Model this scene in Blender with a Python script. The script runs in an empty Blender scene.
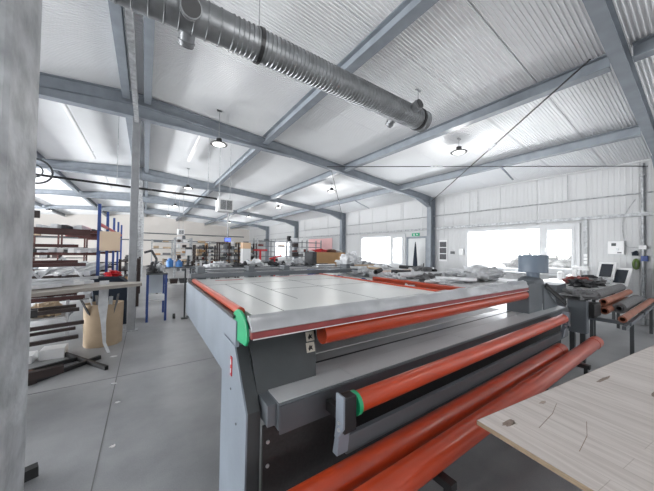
import bpy, math, random
from mathutils import Vector, Matrix, noise
random.seed(7)
S = bpy.context.scene
COL = S.collection
PI = math.pi

# ------------------------------------------------------------------ camera, world, big lights, exposure
yaw, pit, rol = .59934, .020665, .015155
cy, sy, cp, sp, cr, sr = math.cos(yaw), math.sin(yaw), math.cos(pit), math.sin(pit), math.cos(rol), math.sin(rol)
F = Vector((sy * cp, cy * cp, sp)); R = Vector((cy, -sy, 0)); U = R.cross(F)
R2 = cr * R + sr * U; U2 = -sr * R + cr * U
cam = bpy.data.cameras.new('camera'); co = bpy.data.objects.new('camera', cam); COL.objects.link(co)
cam.sensor_width = 36; cam.lens = 265.7 / 654 * 36; cam.clip_start = .05; cam.clip_end = 300
M = Matrix((R2, U2, -F)).transposed().to_4x4(); M.translation = (0, 0, 1.6); co.matrix_world = M
S.camera = co
S.view_settings.view_transform = 'Standard'; S.view_settings.look = 'None'
S.view_settings.gamma = 1; S.view_settings.use_curve_mapping = False
S.view_settings.exposure = 0.5
w = bpy.data.worlds.new('sky'); S.world = w; w.use_nodes = True
w.node_tree.nodes['Background'].inputs[0].default_value = (.93, .96, 1, 1)
w.node_tree.nodes['Background'].inputs[1].default_value = 2.6

def area(name, loc, rot, sx, sy_, power, col=(1, 1, 1)):
    l = bpy.data.lights.new(name, 'AREA'); l.shape = 'RECTANGLE'; l.size = sx; l.size_y = sy_; l.energy = power; l.color = col
    o = bpy.data.objects.new(name, l); COL.objects.link(o); o.location = loc; o.rotation_euler = rot
    return o
# daylight entering by the windows of the left wall
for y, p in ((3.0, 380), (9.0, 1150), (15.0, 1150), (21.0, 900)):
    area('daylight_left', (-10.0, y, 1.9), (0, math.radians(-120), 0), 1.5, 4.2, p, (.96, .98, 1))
area('roof_fill_rear', (2, -7.8, 2.0), (math.radians(128), 0, 0), 8.0, 3.0, 330, (.98, .99, 1))  # added fill behind the camera, aimed up to brighten the roof
for y in (3.6, 9.35, -3.0, 20.8):      # open sky above the windows of the window wall
    area('sky_outside', (11.6, y, 4.6), (0, math.radians(52), 0), 2.4, 3.4, 1300, (.95, .98, 1))
    area('roof_fill_outside', (11.4, y, .25), (0, math.radians(118), 0), .8, 3.6, 110, (.97, .99, 1))  # unseen lamp added low outside each window, tilted up to lift the roof

# ------------------------------------------------------------------ materials
MATS = {}
def mat(name, col, rough=.5, metal=0, nscale=0, namp=0, bump=0, bscale=60, emit=0, ncol=None, det=4, stretch=None, coat=0):
    if name in MATS: return MATS[name]
    m = bpy.data.materials.new(name); m.use_nodes = True; nt = m.node_tree; N = nt.nodes; L = nt.links
    b = N['Principled BSDF']; b.inputs['Roughness'].default_value = rough; b.inputs['Metallic'].default_value = metal
    b.inputs['Base Color'].default_value = (*col, 1)
    if coat: b.inputs['Coat Weight'].default_value = coat; b.inputs['Coat Roughness'].default_value = .15
    if emit: b.inputs['Emission Color'].default_value = (*col, 1); b.inputs['Emission Strength'].default_value = emit
    tc = N.new('ShaderNodeTexCoord'); src = tc.outputs['Object']
    if stretch:
        mp = N.new('ShaderNodeMapping'); mp.inputs['Scale'].default_value = stretch; L.new(src, mp.inputs[0]); src = mp.outputs[0]
    if nscale:
        n = N.new('ShaderNodeTexNoise'); n.inputs['Scale'].default_value = nscale; n.inputs['Detail'].default_value = det; L.new(src, n.inputs['Vector'])
        r = N.new('ShaderNodeValToRGB'); r.color_ramp.elements[0].position = .32; r.color_ramp.elements[1].position = .68
        c2 = ncol or tuple(c * (1 - namp) for c in col)
        r.color_ramp.elements[0].color = (*c2, 1); r.color_ramp.elements[1].color = (*col, 1)
        L.new(n.outputs[0], r.inputs[0]); L.new(r.outputs[0], b.inputs['Base Color'])
    if bump:
        n2 = N.new('ShaderNodeTexNoise'); n2.inputs['Scale'].default_value = bscale; n2.inputs['Detail'].default_value = 3; L.new(src, n2.inputs['Vector'])
        bp = N.new('ShaderNodeBump'); bp.inputs['Strength'].default_value = bump; bp.inputs['Distance'].default_value = .01
        L.new(n2.outputs[0], bp.inputs['Height']); L.new(bp.outputs[0], b.inputs['Normal'])
    MATS[name] = m; return m

def floor_mat():
    m = bpy.data.materials.new('concrete_floor'); m.use_nodes = True; nt = m.node_tree; N = nt.nodes; L = nt.links
    b = N['Principled BSDF']; b.inputs['Roughness'].default_value = .42
    tc = N.new('ShaderNodeTexCoord')
    n = N.new('ShaderNodeTexNoise'); n.inputs['Scale'].default_value = .9; n.inputs['Detail'].default_value = 7; n.inputs['Roughness'].default_value = .62
    L.new(tc.outputs['Object'], n.inputs['Vector'])
    r = N.new('ShaderNodeValToRGB'); r.color_ramp.elements[0].position = .33; r.color_ramp.elements[1].position = .7
    r.color_ramp.elements[0].color = (.29, .295, .305, 1); r.color_ramp.elements[1].color = (.48, .485, .49, 1)
    L.new(n.outputs[0], r.inputs[0])
    n2 = N.new('ShaderNodeTexNoise'); n2.inputs['Scale'].default_value = 140; n2.inputs['Detail'].default_value = 3; L.new(tc.outputs['Object'], n2.inputs['Vector'])
    mx = N.new('ShaderNodeMixRGB'); mx.blend_type = 'MULTIPLY'; mx.inputs[0].default_value = .35
    L.new(r.outputs[0], mx.inputs[1]); L.new(n2.outputs[0], mx.inputs[2]); L.new(mx.outputs[0], b.inputs['Base Color'])
    mr = N.new('ShaderNodeMapRange'); mr.inputs[3].default_value = .28; mr.inputs[4].default_value = .5
    L.new(n.outputs[0], mr.inputs[0]); L.new(mr.outputs[0], b.inputs['Roughness'])
    return m

def wood_mat():
    m = bpy.data.materials.new('oak_laminate'); m.use_nodes = True; nt = m.node_tree; N = nt.nodes; L = nt.links
    b = N['Principled BSDF']; b.inputs['Roughness'].default_value = .42
    tc = N.new('ShaderNodeTexCoord')
    mp = N.new('ShaderNodeMapping'); mp.inputs['Scale'].default_value = (14, 1.0, 1); L.new(tc.outputs['Object'], mp.inputs[0])
    n = N.new('ShaderNodeTexNoise'); n.inputs['Scale'].default_value = 2.2; n.inputs['Detail'].default_value = 8; n.inputs['Distortion'].default_value = .8
    L.new(mp.outputs[0], n.inputs['Vector'])
    r = N.new('ShaderNodeValToRGB'); e = r.color_ramp.elements
    e[0].position = .3; e[0].color = (.56, .50, .46, 1); e[1].position = .62; e[1].color = (.72, .66, .62, 1)
    L.new(n.outputs[0], r.inputs[0])
    br = N.new('ShaderNodeTexBrick'); br.inputs['Scale'].default_value = 1; br.inputs['Brick Width'].default_value = .9; br.inputs['Row Height'].default_value = .12
    br.inputs['Mortar Size'].default_value = .0012; br.inputs['Color1'].default_value = (1, 1, 1, 1); br.inputs['Color2'].default_value = (.88, .875, .87, 1); br.inputs['Mortar'].default_value = (.5, .45, .4, 1)
    m2 = N.new('ShaderNodeMapping'); m2.inputs['Rotation'].default_value = (0, 0, PI / 2); L.new(tc.outputs['Object'], m2.inputs[0]); L.new(m2.outputs[0], br.inputs['Vector'])
    mx = N.new('ShaderNodeMixRGB'); mx.blend_type = 'MULTIPLY'; mx.inputs[0].default_value = .55
    L.new(r.outputs[0], mx.inputs[1]); L.new(br.outputs[0], mx.inputs[2]); L.new(mx.outputs[0], b.inputs['Base Color'])
    return m

def glass_mat():
    m = bpy.data.materials.new('window_glass'); m.use_nodes = True; nt = m.node_tree; N = nt.nodes; L = nt.links
    for x in list(N): N.remove(x)
    o = N.new('ShaderNodeOutputMaterial'); t = N.new('ShaderNodeBsdfTransparent'); g = N.new('ShaderNodeBsdfGlossy'); g.inputs['Roughness'].default_value = .02
    mx = N.new('ShaderNodeMixShader'); mx.inputs[0].default_value = .06
    L.new(t.outputs[0], mx.inputs[1]); L.new(g.outputs[0], mx.inputs[2]); L.new(mx.outputs[0], o.inputs[0])
    return m

FLOOR = floor_mat(); WOOD = wood_mat(); GLASS = glass_mat()
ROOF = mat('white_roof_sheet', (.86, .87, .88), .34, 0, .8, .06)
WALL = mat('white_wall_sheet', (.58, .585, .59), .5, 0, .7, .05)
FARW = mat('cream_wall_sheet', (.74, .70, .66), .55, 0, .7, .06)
STEEL = mat('grey_painted_steel', (.27, .30, .335), .45, 0, 5, .2)
GALV = mat('galvanised_steel', (.54, .555, .57), .5, .3, 16, .5, .5, 26, det=8)
GALVP = mat('aged_zinc_steel', (.31, .32, .335), .5, .2, 9, .15)
DUCT = mat('spiral_duct_zinc', (.29, .30, .31), .42, .6, 6, .3)
DARKST = mat('black_steel', (.018, .018, .02), .4)
LGREY = mat('light_grey_machine_paint', (.27, .31, .36), .38, .0, 3, .2, .12, 90)
DGREY = mat('dark_grey_machine_paint', (.055, .062, .066), .45, 0, 6, .2)
MGREY = mat('mid_grey_machine_paint', (.13, .145, .16), .4, 0, 4, .15)
TILE = mat('grey_worktop_tile', (.55, .56, .57), .4, 0, 3, .08)
DECK = mat('brushed_metal_deck', (.80, .81, .82), .16, .05, 2, .2, stretch=(1, 4, 1))
TTOP = mat('off_white_table_sheet', (.76, .765, .74), .28, 0, 2.2, .06)
SEAM = mat('seam_grey', (.16, .16, .16), .7)  # dark grey of the floor joints and table seams
FILM = mat('clear_plastic_cover', (.49, .50, .52), .28, 0, 5, .22, .35, 20, coat=.3)
PINK = mat('maroon_plastic_strip', (.33, .06, .06), .3, 0, 9, .3)
ORANGE = mat('orange_red_plastic', (.52, .058, .016), .3, 0, 4, .18, coat=.25)
GREEN = mat('green_plastic', (.01, .36, .15), .4)
WHITEP = mat('white_plastic', (.78, .78, .78), .4)
ALU = mat('bare_aluminium', (.62, .63, .65), .35, .6, 10, .2)
CARD = mat('brown_cardboard', (.45, .27, .13), .8, 0, 5, .12)
TAN = mat('tan_cardboard', (.50, .38, .26), .8, 0, 5, .15)
RUST = mat('red_brown_primer_steel', (.075, .016, .013), .5, 0, 8, .35)
DBROWN = mat('dark_brown_steel', (.035, .02, .018), .5, 0, 8, .3)
BLUE = mat('blue_painted_steel', (.02, .055, .22), .4)
NAVY = mat('navy_fabric', (.012, .02, .035), .8)
FABG = mat('grey_screen_fabric', (.20, .20, .205), .85, 0, 40, .3, .4, 200)
FABD = mat('dark_grey_cloth', (.07, .07, .075), .9, 0, 30, .4, .5, 60)
FABW = mat('white_wrap', (.72, .73, .75), .45, 0, 12, .2, .7, 30)
FABP = mat('faded_red_cloth', (.30, .08, .07), .85, 0, 20, .3)
TUBE = mat('terracotta_tube', (.36, .13, .075), .5, 0, 5, .25)
RED = mat('red_paint', (.55, .02, .03), .45)
BLACK = mat('black_rubber', (.012, .012, .013), .5)
SCREEN = mat('dark_screen', (.02, .025, .035), .15)
LED = mat('lamp_diffuser', (1, 1, .98), .4, emit=.5)
BSCR = mat('lit_blue_screen', (.10, .16, .9), .4, emit=1.3)
SNOW = mat('pale_ground', (.8, .8, .82), .9, 0, .5, .25)
BARK = mat('grey_bark', (.42, .41, .41), .9)
PINKW = mat('pink_banner_cloth', (.80, .50, .50), .7, 0, 3, .08)
YELL = mat('yellow_plastic', (.75, .5, .03), .5)

# ------------------------------------------------------------------ mesh helpers
class MB:
    def __init__(s): s.v = []; s.f = []
    def add(s, v, f):
        o = len(s.v); s.v += [tuple(p) for p in v]; s.f += [tuple(i + o for i in q) for q in f]; return s
    def box(s, x0, x1, y0, y1, z0, z1):
        return s.add([(x, y, z) for x in (x0, x1) for y in (y0, y1) for z in (z0, z1)],
                     [(0, 1, 3, 2), (4, 6, 7, 5), (0, 4, 5, 1), (2, 3, 7, 6), (0, 2, 6, 4), (1, 5, 7, 3)])
    def beam(s, p, q, w_, h, up=(0, 0, 1)):
        p = Vector(p); q = Vector(q); d = (q - p).normalized(); u = Vector(up); r = d.cross(u)
        if r.length < 1e-4: r = d.cross(Vector((1, 0, 0)))
        r.normalize(); u = r.cross(d).normalized(); vs = []
        for a in (p, q):
            for sx, sz in ((-1, -1), (1, -1), (1, 1), (-1, 1)): vs.append(a + r * sx * w_ / 2 + u * sz * h / 2)
        return s.add(vs, [(3, 2, 1, 0), (4, 5, 6, 7), (0, 1, 5, 4), (1, 2, 6, 5), (2, 3, 7, 6), (3, 0, 4, 7)])
    def tube(s, p, q, r, n=16, r2=None, hollow=0):
        p = Vector(p); q = Vector(q); d = (q - p).normalized(); a = d.orthogonal().normalized(); b = d.cross(a)
        r2 = r if r2 is None else r2; vs = []
        for c, rr in ((p, r), (q, r2)):
            for i in range(n): t = 2 * PI * i / n; vs.append(c + (a * math.cos(t) + b * math.sin(t)) * rr)
        fs = [(i, (i + 1) % n, n + (i + 1) % n, n + i) for i in range(n)]
        if hollow:
            for c, rr in ((p, r - hollow), (q, r2 - hollow)):
                for i in range(n): t = 2 * PI * i / n; vs.append(c + (a * math.cos(t) + b * math.sin(t)) * rr)
            fs += [(2 * n + (i + 1) % n, 2 * n + i, 3 * n + i, 3 * n + (i + 1) % n) for i in range(n)]
            fs += [((i + 1) % n, i, 2 * n + i, 2 * n + (i + 1) % n) for i in range(n)]
            fs += [(n + i, n + (i + 1) % n, 3 * n + (i + 1) % n, 3 * n + i) for i in range(n)]
        else: fs += [tuple(range(n))[::-1], tuple(range(n, 2 * n))]
        return s.add(vs, fs)
    def path(s, pts, r, n=8):
        for a, b in zip(pts[:-1], pts[1:]): s.tube(a, b, r, n)
        return s
    def lathe(s, c, axis, prof, n=24):            # prof: (distance along axis, radius)
        c = Vector(c); d = Vector(axis).normalized(); a = d.orthogonal().normalized(); b = d.cross(a); vs = []; k = len(prof)
        for t_, r in prof:
            for i in range(n): t = 2 * PI * i / n; vs.append(c + d * t_ + (a * math.cos(t) + b * math.sin(t)) * r)
        fs = [(j * n + i, j * n + (i + 1) % n, (j + 1) * n + (i + 1) % n, (j + 1) * n + i) for j in range(k - 1) for i in range(n)]
        fs += [tuple(range(n))[::-1], tuple(range((k - 1) * n, k * n))]
        return s.add(vs, fs)
    def prism(s, prof, x0, x1, ax=0):             # prof in the two other axes, extruded along ax
        def P(x, a, b): return ((x, a, b), (a, x, b), (a, b, x))[ax]
        n = len(prof); vs = [P(x, a, b) for x in (x0, x1) for a, b in prof]
        return s.add(vs, [(i, (i + 1) % n, n + (i + 1) % n, n + i) for i in range(n)] + [tuple(range(n))[::-1], tuple(range(n, 2 * n))])
    def blob(s, c, rad, seed=0, amp=.35, fr=2.2, nu=22, nv=12, flat=None):
        vs = []; fs = []; off = Vector((seed * 7.3, seed * 3.1, seed))
        for j in range(nv + 1):
            ph = PI * j / nv
            for i in range(nu):
                t = 2 * PI * i / nu; d = Vector((math.sin(ph) * math.cos(t), math.sin(ph) * math.sin(t), math.cos(ph)))
                k = 1 + amp * noise.noise(d * fr + off) * 1.6 + amp * .5 * noise.noise(d * fr * 3 + off)
                p = Vector((c[0] + d.x * rad[0] * k, c[1] + d.y * rad[1] * k, c[2] + d.z * rad[2] * k))
                if flat is not None: p.z = max(p.z, flat)
                vs.append(p)
        for j in range(nv):
            for i in range(nu): fs.append((j * nu + i, (j + 1) * nu + i, (j + 1) * nu + (i + 1) % nu, j * nu + (i + 1) % nu))
        return s.add(vs, fs)
    def mesh(s, name, m, off=(0, 0, 0), smooth=False):
        import bmesh
        me = bpy.data.meshes.new(name); o = Vector(off)
        me.from_pydata([tuple(Vector(p) - o) for p in s.v], [], s.f)
        bm = bmesh.new(); bm.from_mesh(me); bmesh.ops.recalc_face_normals(bm, faces=bm.faces); bm.to_mesh(me); bm.free()
        me.materials.append(m)
        if smooth: me.shade_smooth(); me.set_sharp_from_angle(angle=math.radians(40))
        return me

def build(name, mb, m, parent=None, smooth=False, bevel=0, loc=(0, 0, 0), label=None):
    off = Vector(loc) if parent is None else root_of(parent).location
    o = bpy.data.objects.new(name, mb.mesh(name, m, off, smooth)); COL.objects.link(o)
    if parent is None: o.location = loc
    else: o.parent = parent
    if bevel:
        b = o.modifiers.new('bevel', 'BEVEL'); b.width = bevel; b.segments = 2; b.limit_method = 'ANGLE'; b.angle_limit = math.radians(40)
    if label: o['label'] = label
    return o
def root_of(o):
    while o.parent: o = o.parent
    return o
def tag(o, label, cat, group=None):
    o['label'] = label; o['category'] = cat
    if group: o['group'] = group
    return o
def thing(name, label, cat, loc=(0, 0, 0), group=None):
    o = bpy.data.objects.new(name, None); COL.objects.link(o); o.location = loc; o.empty_display_size = .1
    return tag(o, label, cat, group)
def solo(name, label, cat, mb, m, loc=(0, 0, 0), group=None, **k):
    return tag(build(name, mb, m, None, loc=loc, **k), label, cat, group)
def struct(name, mb, m, parent=None, **k):
    o = build(name, mb, m, parent, **k); o['kind'] = 'structure'; return o
def dup(root, loc, label, rz=0):
    r = root.copy(); COL.objects.link(r); r.location = loc; r.rotation_euler = (0, 0, rz); r['label'] = label
    for ch in list(root.children):
        c = ch.copy(); COL.objects.link(c); c.parent = r
        for g in ch.children:
            d = g.copy(); COL.objects.link(d); d.parent = c
    return r
ORD = ['first', 'second', 'third', 'fourth', 'fifth', 'sixth', 'seventh', 'eighth', 'ninth', 'tenth', 'eleventh', 'twelfth']

# ------------------------------------------------------------------ hall shell
XL, XR, YN, YF = -10.2, 9.65, -8.0, 29.7
RX, RZ, SL = -.2, 4.70, .086
def roofz(x): return RZ - SL * abs(x - RX)
FRX = [.66 + 5.8 * k for k in range(-1, 5)]       # the Y of every steel frame

struct('floor', MB().box(XL, XR, YN, YF, -.15, 0), FLOOR)
cj = MB()
for x in (-5.6, -.255, 5.1): cj.box(x - .004, x + .004, YN + .1, YF - .1, 0, .0015)
for y in (-1.6, 4.2, 10.0, 15.8, 21.6): cj.box(XL + .1, XR - .1, y - .004, y + .004, 0, .0015)
struct('trim_1', cj, SEAM)

mb = MB(); prof = []; y = YN
per = .93 / 20; y0 = 1.54 - .93 * 11
for i in range(int((YF - y0) / per) + 1):
    a = y0 + i * per
    if i % 20 == 0: prof += [(a - .011, 0), (a - .011, .04), (a + .009, .04), (a + .009, 0)]
    prof += [(a + .010, 0), (a + .020, 0), (a + .025, -.010), (a + .036, -.010), (a + .041, 0)]
for side in (-1, 1):
    x1 = XR + .1 if side > 0 else XL - .1
    vs = []; n = len(prof)
    for x in (RX, x1):
        for (a, d) in prof: vs.append((x, a, roofz(x) + d))
    mb.add(vs, [(i, i + 1, n + i + 1, n + i) for i in range(n - 1)])
    mb.add([(RX, y0, roofz(RX) + .08), (x1, y0, roofz(x1) + .08), (x1, YF, roofz(x1) + .08), (RX, YF, roofz(RX) + .08)], [(0, 1, 2, 3)])
    mb.add([(RX, YN - .2, roofz(RX)), (x1, YN - .2, roofz(x1)), (x1, y0 - .006, roofz(x1)), (RX, y0 - .006, roofz(RX))], [(0, 1, 2, 3)])
me = bpy.data.meshes.new('ceiling'); me.from_pydata(mb.v, [], mb.f); me.materials.append(ROOF)
ceil = bpy.data.objects.new('ceiling', me); COL.objects.link(ceil); ceil['kind'] = 'structure'

def ribbed_wall(name, fixed, rects, m, axis='y', inward=-1, rib=.1, panel=1.0):
    """wall sheet at x=fixed (axis y) or y=fixed (axis x), from rectangles (a0,a1,z0,z1)"""
    mb = MB()
    for (a0, a1, z0, z1) in rects:
        prof = []; k0 = math.ceil(a0 / rib); prof.append((a0, 0)); k = k0
        while k * rib + .05 < a1:
            a = k * rib
            if a > a0 + .01 and k % round(panel / rib) == 0: prof += [(a - .012, 0), (a - .006, -.012), (a + .002, -.012), (a + .008, 0)]
            prof += [(a + .016, 0), (a + .022, .005), (a + .04, .005), (a + .046, 0)]; k += 1
        prof.append((a1, 0)); vs = []; n = len(prof)
        for z in (z0, z1):
            for (a, d) in prof: vs.append((fixed + inward * d, a, z) if axis == 'y' else (a, fixed + inward * d, z))
        back = fixed - inward * .1
        for z in (z0, z1):
            for a in (a0, a1): vs.append((back, a, z) if axis == 'y' else (a, back, z))
        fs = [(i, i + 1, n + i + 1, n + i) for i in range(n - 1)]
        b = 2 * n; fs += [(b, b + 1, b + 3, b + 2), (0, n, b + 2, b), (n - 1, 2 * n - 1, b + 3, b + 1)]
        mb.add(vs, fs)
        # reveals top and bottom
        for z in (z0, z1):
            if axis == 'y': mb.add([(fixed, a0, z), (fixed, a1, z), (back, a1, z), (back, a0, z)], [(0, 1, 2, 3)])
            else: mb.add([(a0, fixed, z), (a1, fixed, z), (a1, back, z), (a0, back, z)], [(0, 1, 2, 3)])
    return struct(name, mb, m)
WT = roofz(XR) + .02
wins = [(2.05, 5.15, 1.04, 2.46), (7.85, 10.85, .94, 2.42), (-4.5, -1.5, 1.04, 2.46), (19.3, 22.4, 1.0, 2.42)]
def with_holes(a0, a1, z1, holes):
    out = []; cur = a0
    for (h0, h1, b, t) in sorted(holes):
        out += [(cur, h0, 0, z1), (h0, h1, 0, b), (h0, h1, t, z1)]; cur = h1
    out.append((cur, a1, 0, z1)); return out
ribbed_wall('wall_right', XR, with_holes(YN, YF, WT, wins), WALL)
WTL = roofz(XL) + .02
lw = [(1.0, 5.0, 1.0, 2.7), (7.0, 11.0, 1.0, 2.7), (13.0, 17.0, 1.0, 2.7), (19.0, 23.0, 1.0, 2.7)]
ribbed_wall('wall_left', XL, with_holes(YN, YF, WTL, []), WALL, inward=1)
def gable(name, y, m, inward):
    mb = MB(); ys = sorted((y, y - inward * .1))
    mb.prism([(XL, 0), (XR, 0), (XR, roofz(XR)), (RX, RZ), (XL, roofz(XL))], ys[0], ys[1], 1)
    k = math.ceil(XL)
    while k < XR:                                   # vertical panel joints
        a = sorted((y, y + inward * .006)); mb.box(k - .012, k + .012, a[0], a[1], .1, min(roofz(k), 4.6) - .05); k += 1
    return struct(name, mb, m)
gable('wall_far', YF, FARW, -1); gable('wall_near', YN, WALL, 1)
struct('trim_2', MB().beam((XR - .03, YN, WT - .04), (XR - .03, YF, WT - .04), .05, .05), WALL)
struct('baseboard_right', MB().box(XR - .05, XR - .012, YN, YF, 0, .14), mat('grey_kerb', (.35, .36, .37), .7))

FRAME = mat('white_window_frame', (.60, .61, .62), .4)
def window(n, y0, y1, z0, z1, mull):
    fr = MB(); x0, x1 = XR - .05, XR + .07; t = .10
    fr.box(x0, x1, y0, y0 + t, z0, z1).box(x0, x1, y1 - t, y1, z0, z1).box(x0, x1, y0 + t, y1 - t, z0, z0 + t).box(x0, x1, y0 + t, y1 - t, z1 - t, z1)
    fr.box(x0, x1, mull - .06, mull + .06, z0 + t, z1 - t)
    o = struct('window_%d' % n, fr, FRAME, bevel=.006)
    # opening sash on the narrow side
    sa = MB(); a, b, c, d = y0 + t, mull - .06, z0 + t, z1 - t; s_ = .07
    sa.box(x0 - .02, x1 - .02, a, a + s_, c, d).box(x0 - .02, x1 - .02, b - s_, b, c, d).box(x0 - .02, x1 - .02, a + s_, b - s_, c, c + s_).box(x0 - .02, x1 - .02, a + s_, b - s_, d - s_, d)
    build('window_sash', sa, FRAME, o, bevel=.005)
    build('pane', MB().box(XR + .02, XR + .026, a + s_, b - s_, c + s_, d - s_), GLASS, o)
    build('pane', MB().box(XR + .02, XR + .026, mull + .06, y1 - t, c, d), GLASS, o)
    build('window_handle', MB().box(x0 - .06, x0 - .04, b - .045, b - .025, (c + d) / 2 - .07, (c + d) / 2 + .03), WHITEP, o)
    build('window_sill', MB().box(XR - .16, XR + .05, y0 - .04, y1 + .04, z0 - .04, z0 - .002), FRAME, o, bevel=.006)
    return o
window(1, 2.05, 5.15, 1.04, 2.46, 2.88); window(2, 7.85, 10.85, .94, 2.42, 8.66)
window(3, -4.5, -1.5, 1.04, 2.46, -3.7); window(4, 19.3, 22.4, 1.0, 2.42, 20.1)

# door beyond the wall column
d = struct('door_1', MB().box(XR - .045, XR - .006, 6.80, 7.68, .02, 2.2), mat('pale_grey_door', (.62, .63, .63), .45), bevel=.004)
df = MB().box(XR - .07, XR - .006, 6.72, 6.79, 0, 2.28).box(XR - .07, XR - .006, 7.69, 7.77, 0, 2.28).box(XR - .07, XR - .006, 6.79, 7.69, 2.205, 2.28)
build('door_frame', df, STEEL, d)
build('door_handle', MB().box(XR - .055, XR - .045, 6.86, 6.90, .95, 1.15).tube((XR - .09, 6.88, 1.07), (XR - .09, 7.0, 1.07), .01, 8).tube((XR - .09, 6.88, 1.07), (XR - .05, 6.88, 1.07), .01, 8), DARKST, d)

# outside: pale ground, hedge line and bare trees, far too bright to read
struct('ground_outside', MB().box(XR + .3, 60, -30, 60, -.5, -.3), SNOW)
def tree(x, y, h, seed, label):
    rnd = random.Random(seed); mb = MB()
    def br(p, d, l, r, k):
        q = p + d * l; mb.tube(p, q, r, 6, r * .65)
        if k:
            for _ in range(3 if k > 1 else 4):
                nd = (d + Vector((rnd.uniform(-.7, .7), rnd.uniform(-.7, .7), rnd.uniform(-.1, .5)))).normalized()
                br(p + d * l * rnd.uniform(.6, 1), nd, l * rnd.uniform(.55, .75), r * .55, k - 1)
    br(Vector((x, y, -.32)), Vector((0, 0, 1)), h * .4, h * .018, 4)
    solo('bare_tree', label, 'tree', mb, BARK, (x, y, -.3))
tree(19, 3.6, 6, 1, 'bare pale tree outside the near window, seen through its wide left pane')
tree(17, 3.0, 5, 2, 'bare tree seen through the narrow right sash of the near window')
tree(24, 7.6, 6, 3, 'bare tree farther off outside, at the left edge of the near window')
for i, (x, y, r) in enumerate(((28, 6.5, 1.6), (30, 9.5, 1.8), (26, 4.2, 1.3))):
    solo('snowy_bush', 'pale bush outside the near window, %s from the left' % ORD[(1, 0, 2)[i]], 'bush', MB().blob((x, y, .4), (r, r * 1.3, 1.0), i, .5, 3, flat=-.3), mat('pale_twigs', (.30, .30, .29), .9, 0, 3, .4), (x, y, -.3), smooth=True)

# ------------------------------------------------------------------ steel frame
FN = ['frame behind the camera', 'nearest frame overhead', 'second frame from the camera', 'third frame from the camera', 'fourth frame from the camera', 'fifth frame from the camera']
HB = .21
for k, yf in enumerate(FRX):
    if k == 0: continue
    for side, sn in ((1, 'window side'), (-1, 'left side')):
        x1 = XR - .33 if side > 0 else XL + .33
        xa = RX + side * .01
        def P(x, dz): return (x, yf, roofz(x) - .05 - dz)
        r = thing('roof_rafter', 'grey painted steel rafter of the %s, %s half' % (FN[k], sn), 'rafter', (xa, yf, 4.4), 'sloping roof rafters')
        build('top_flange', MB().beam(P(xa, 0), P(x1, 0), .13, .016), STEEL, r)
        build('web', MB().beam(P(xa, HB / 2), P(x1, HB / 2), .012, HB - .014), STEEL, r)
        build('bottom_flange', MB().beam(P(xa, HB), P(x1, HB), .13, .016), STEEL, r)
        L_ = 3.4
        hp = MB().prism([(xa, P(xa, HB)[2]), (xa + side * L_, P(xa + side * L_, HB)[2]), (xa, P(xa, HB + .26)[2])], yf - .006, yf + .006, 1)
        hp.beam((xa, yf, P(xa, HB + .26)[2]), (xa + side * L_, yf, P(xa + side * L_, HB + .01)[2]), .17, .016)
        build('haunch', hp, STEEL, r)
        he = x1 - side * .7
        hp = MB().prism([(he, P(he, HB)[2]), (x1, P(x1, HB)[2]), (x1, P(x1, HB + .2)[2])], yf - .006, yf + .006, 1)
        hp.beam((he, yf, P(he, HB + .01)[2]), (x1, yf, P(x1, HB + .2)[2]), .17, .016)
        build('knee_bracket', hp, STEEL, r)
        # wall column
        xc = XR - .18 if side > 0 else XL + .18
        zt = roofz(xc) - .03
        c = MB().box(xc - .15, xc - .134, yf - .09, yf + .09, 0, zt).box(xc + .134, xc + .15, yf - .09, yf + .09, 0, zt).box(xc - .134, xc + .134, yf - .006, yf + .006, 0, zt)
        wn = 'window wall' if side > 0 else 'left wall'
        solo('steel_column', 'grey H-section column of the %s, standing against the %s' % (FN[k], wn), 'column', c, STEEL, (xc, yf, 0), 'steel wall columns')
    cx = -.245 if k == 1 else RX
    if k == 1: pm = MB().box(-.32, -.17, .57, .72, 0, roofz(RX) - .33 - .2)
    else: pm = MB().box(cx - .065, cx + .065, yf - .065, yf + .065, 0, roofz(RX) - .54)
    lab = {1: 'big mottled galvanised post in the left foreground', 2: 'slim galvanised post left of the cutting table, from floor to ridge'}.get(k, 'galvanised ridge post of the %s' % FN[k])
    pt = thing('ridge_post', lab, 'post', (cx, .645 if k == 1 else yf, 0), 'galvanised posts under the ridge')
    build('shaft', pm, GALVP if k == 2 else GALV, pt, bevel=.014 if k == 1 else .008, smooth=False)
    build('base_plate', MB().box(cx - .12, cx + .12, (.645 if k == 1 else yf) - .12, (.645 if k == 1 else yf) + .12, 0, .012), GALV, pt)

LX = [(-.37, 'left ridge line'), (-.03, 'right ridge line'), (2.42, 'line right of the ridge'), (4.97, 'middle line of the window side'), (7.5, 'line nearest the window wall'),
      (-2.8, 'line left of the ridge'), (-5.4, 'middle line of the left side'), (-8.0, 'line nearest the left wall')]
BN = ['behind the camera', 'in the first bay, straight overhead', 'in the second bay', 'in the third bay', 'in the fourth bay', 'in the last bay']
for x, ln in LX:
    for k in range(len(FRX)):
        ya = FRX[k] + .1; yb = (FRX[k + 1] if k + 1 < len(FRX) else YF) - .1
        if k == 0: ya = YN + .05 if False else FRX[0] + .1
        if yb - ya < .5: continue
        z = roofz(x) - .03; w_ = .12 if abs(x - RX) < .2 else .15
        b = MB().box(x - w_ / 2, x + w_ / 2, ya, yb, z - .012, z).box(x - .006, x + .006, ya, yb, z - .17, z - .012).box(x - w_ / 2, x + w_ / 2, ya, yb, z - .185, z - .17)
        solo('roof_purlin', 'blue-grey steel purlin %s, %s' % (BN[k], ln), 'purlin', b, STEEL, (x, ya, z), 'lengthwise roof purlins')
solo('ridge_tie', 'light galvanised channel under the ridge, between the two dark ridge purlins overhead', 'beam', MB().beam((-.2, .76, 4.08), (-.2, 6.38, 4.08), .07, .05), GALV, (-.2, .76, 4.08))
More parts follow.
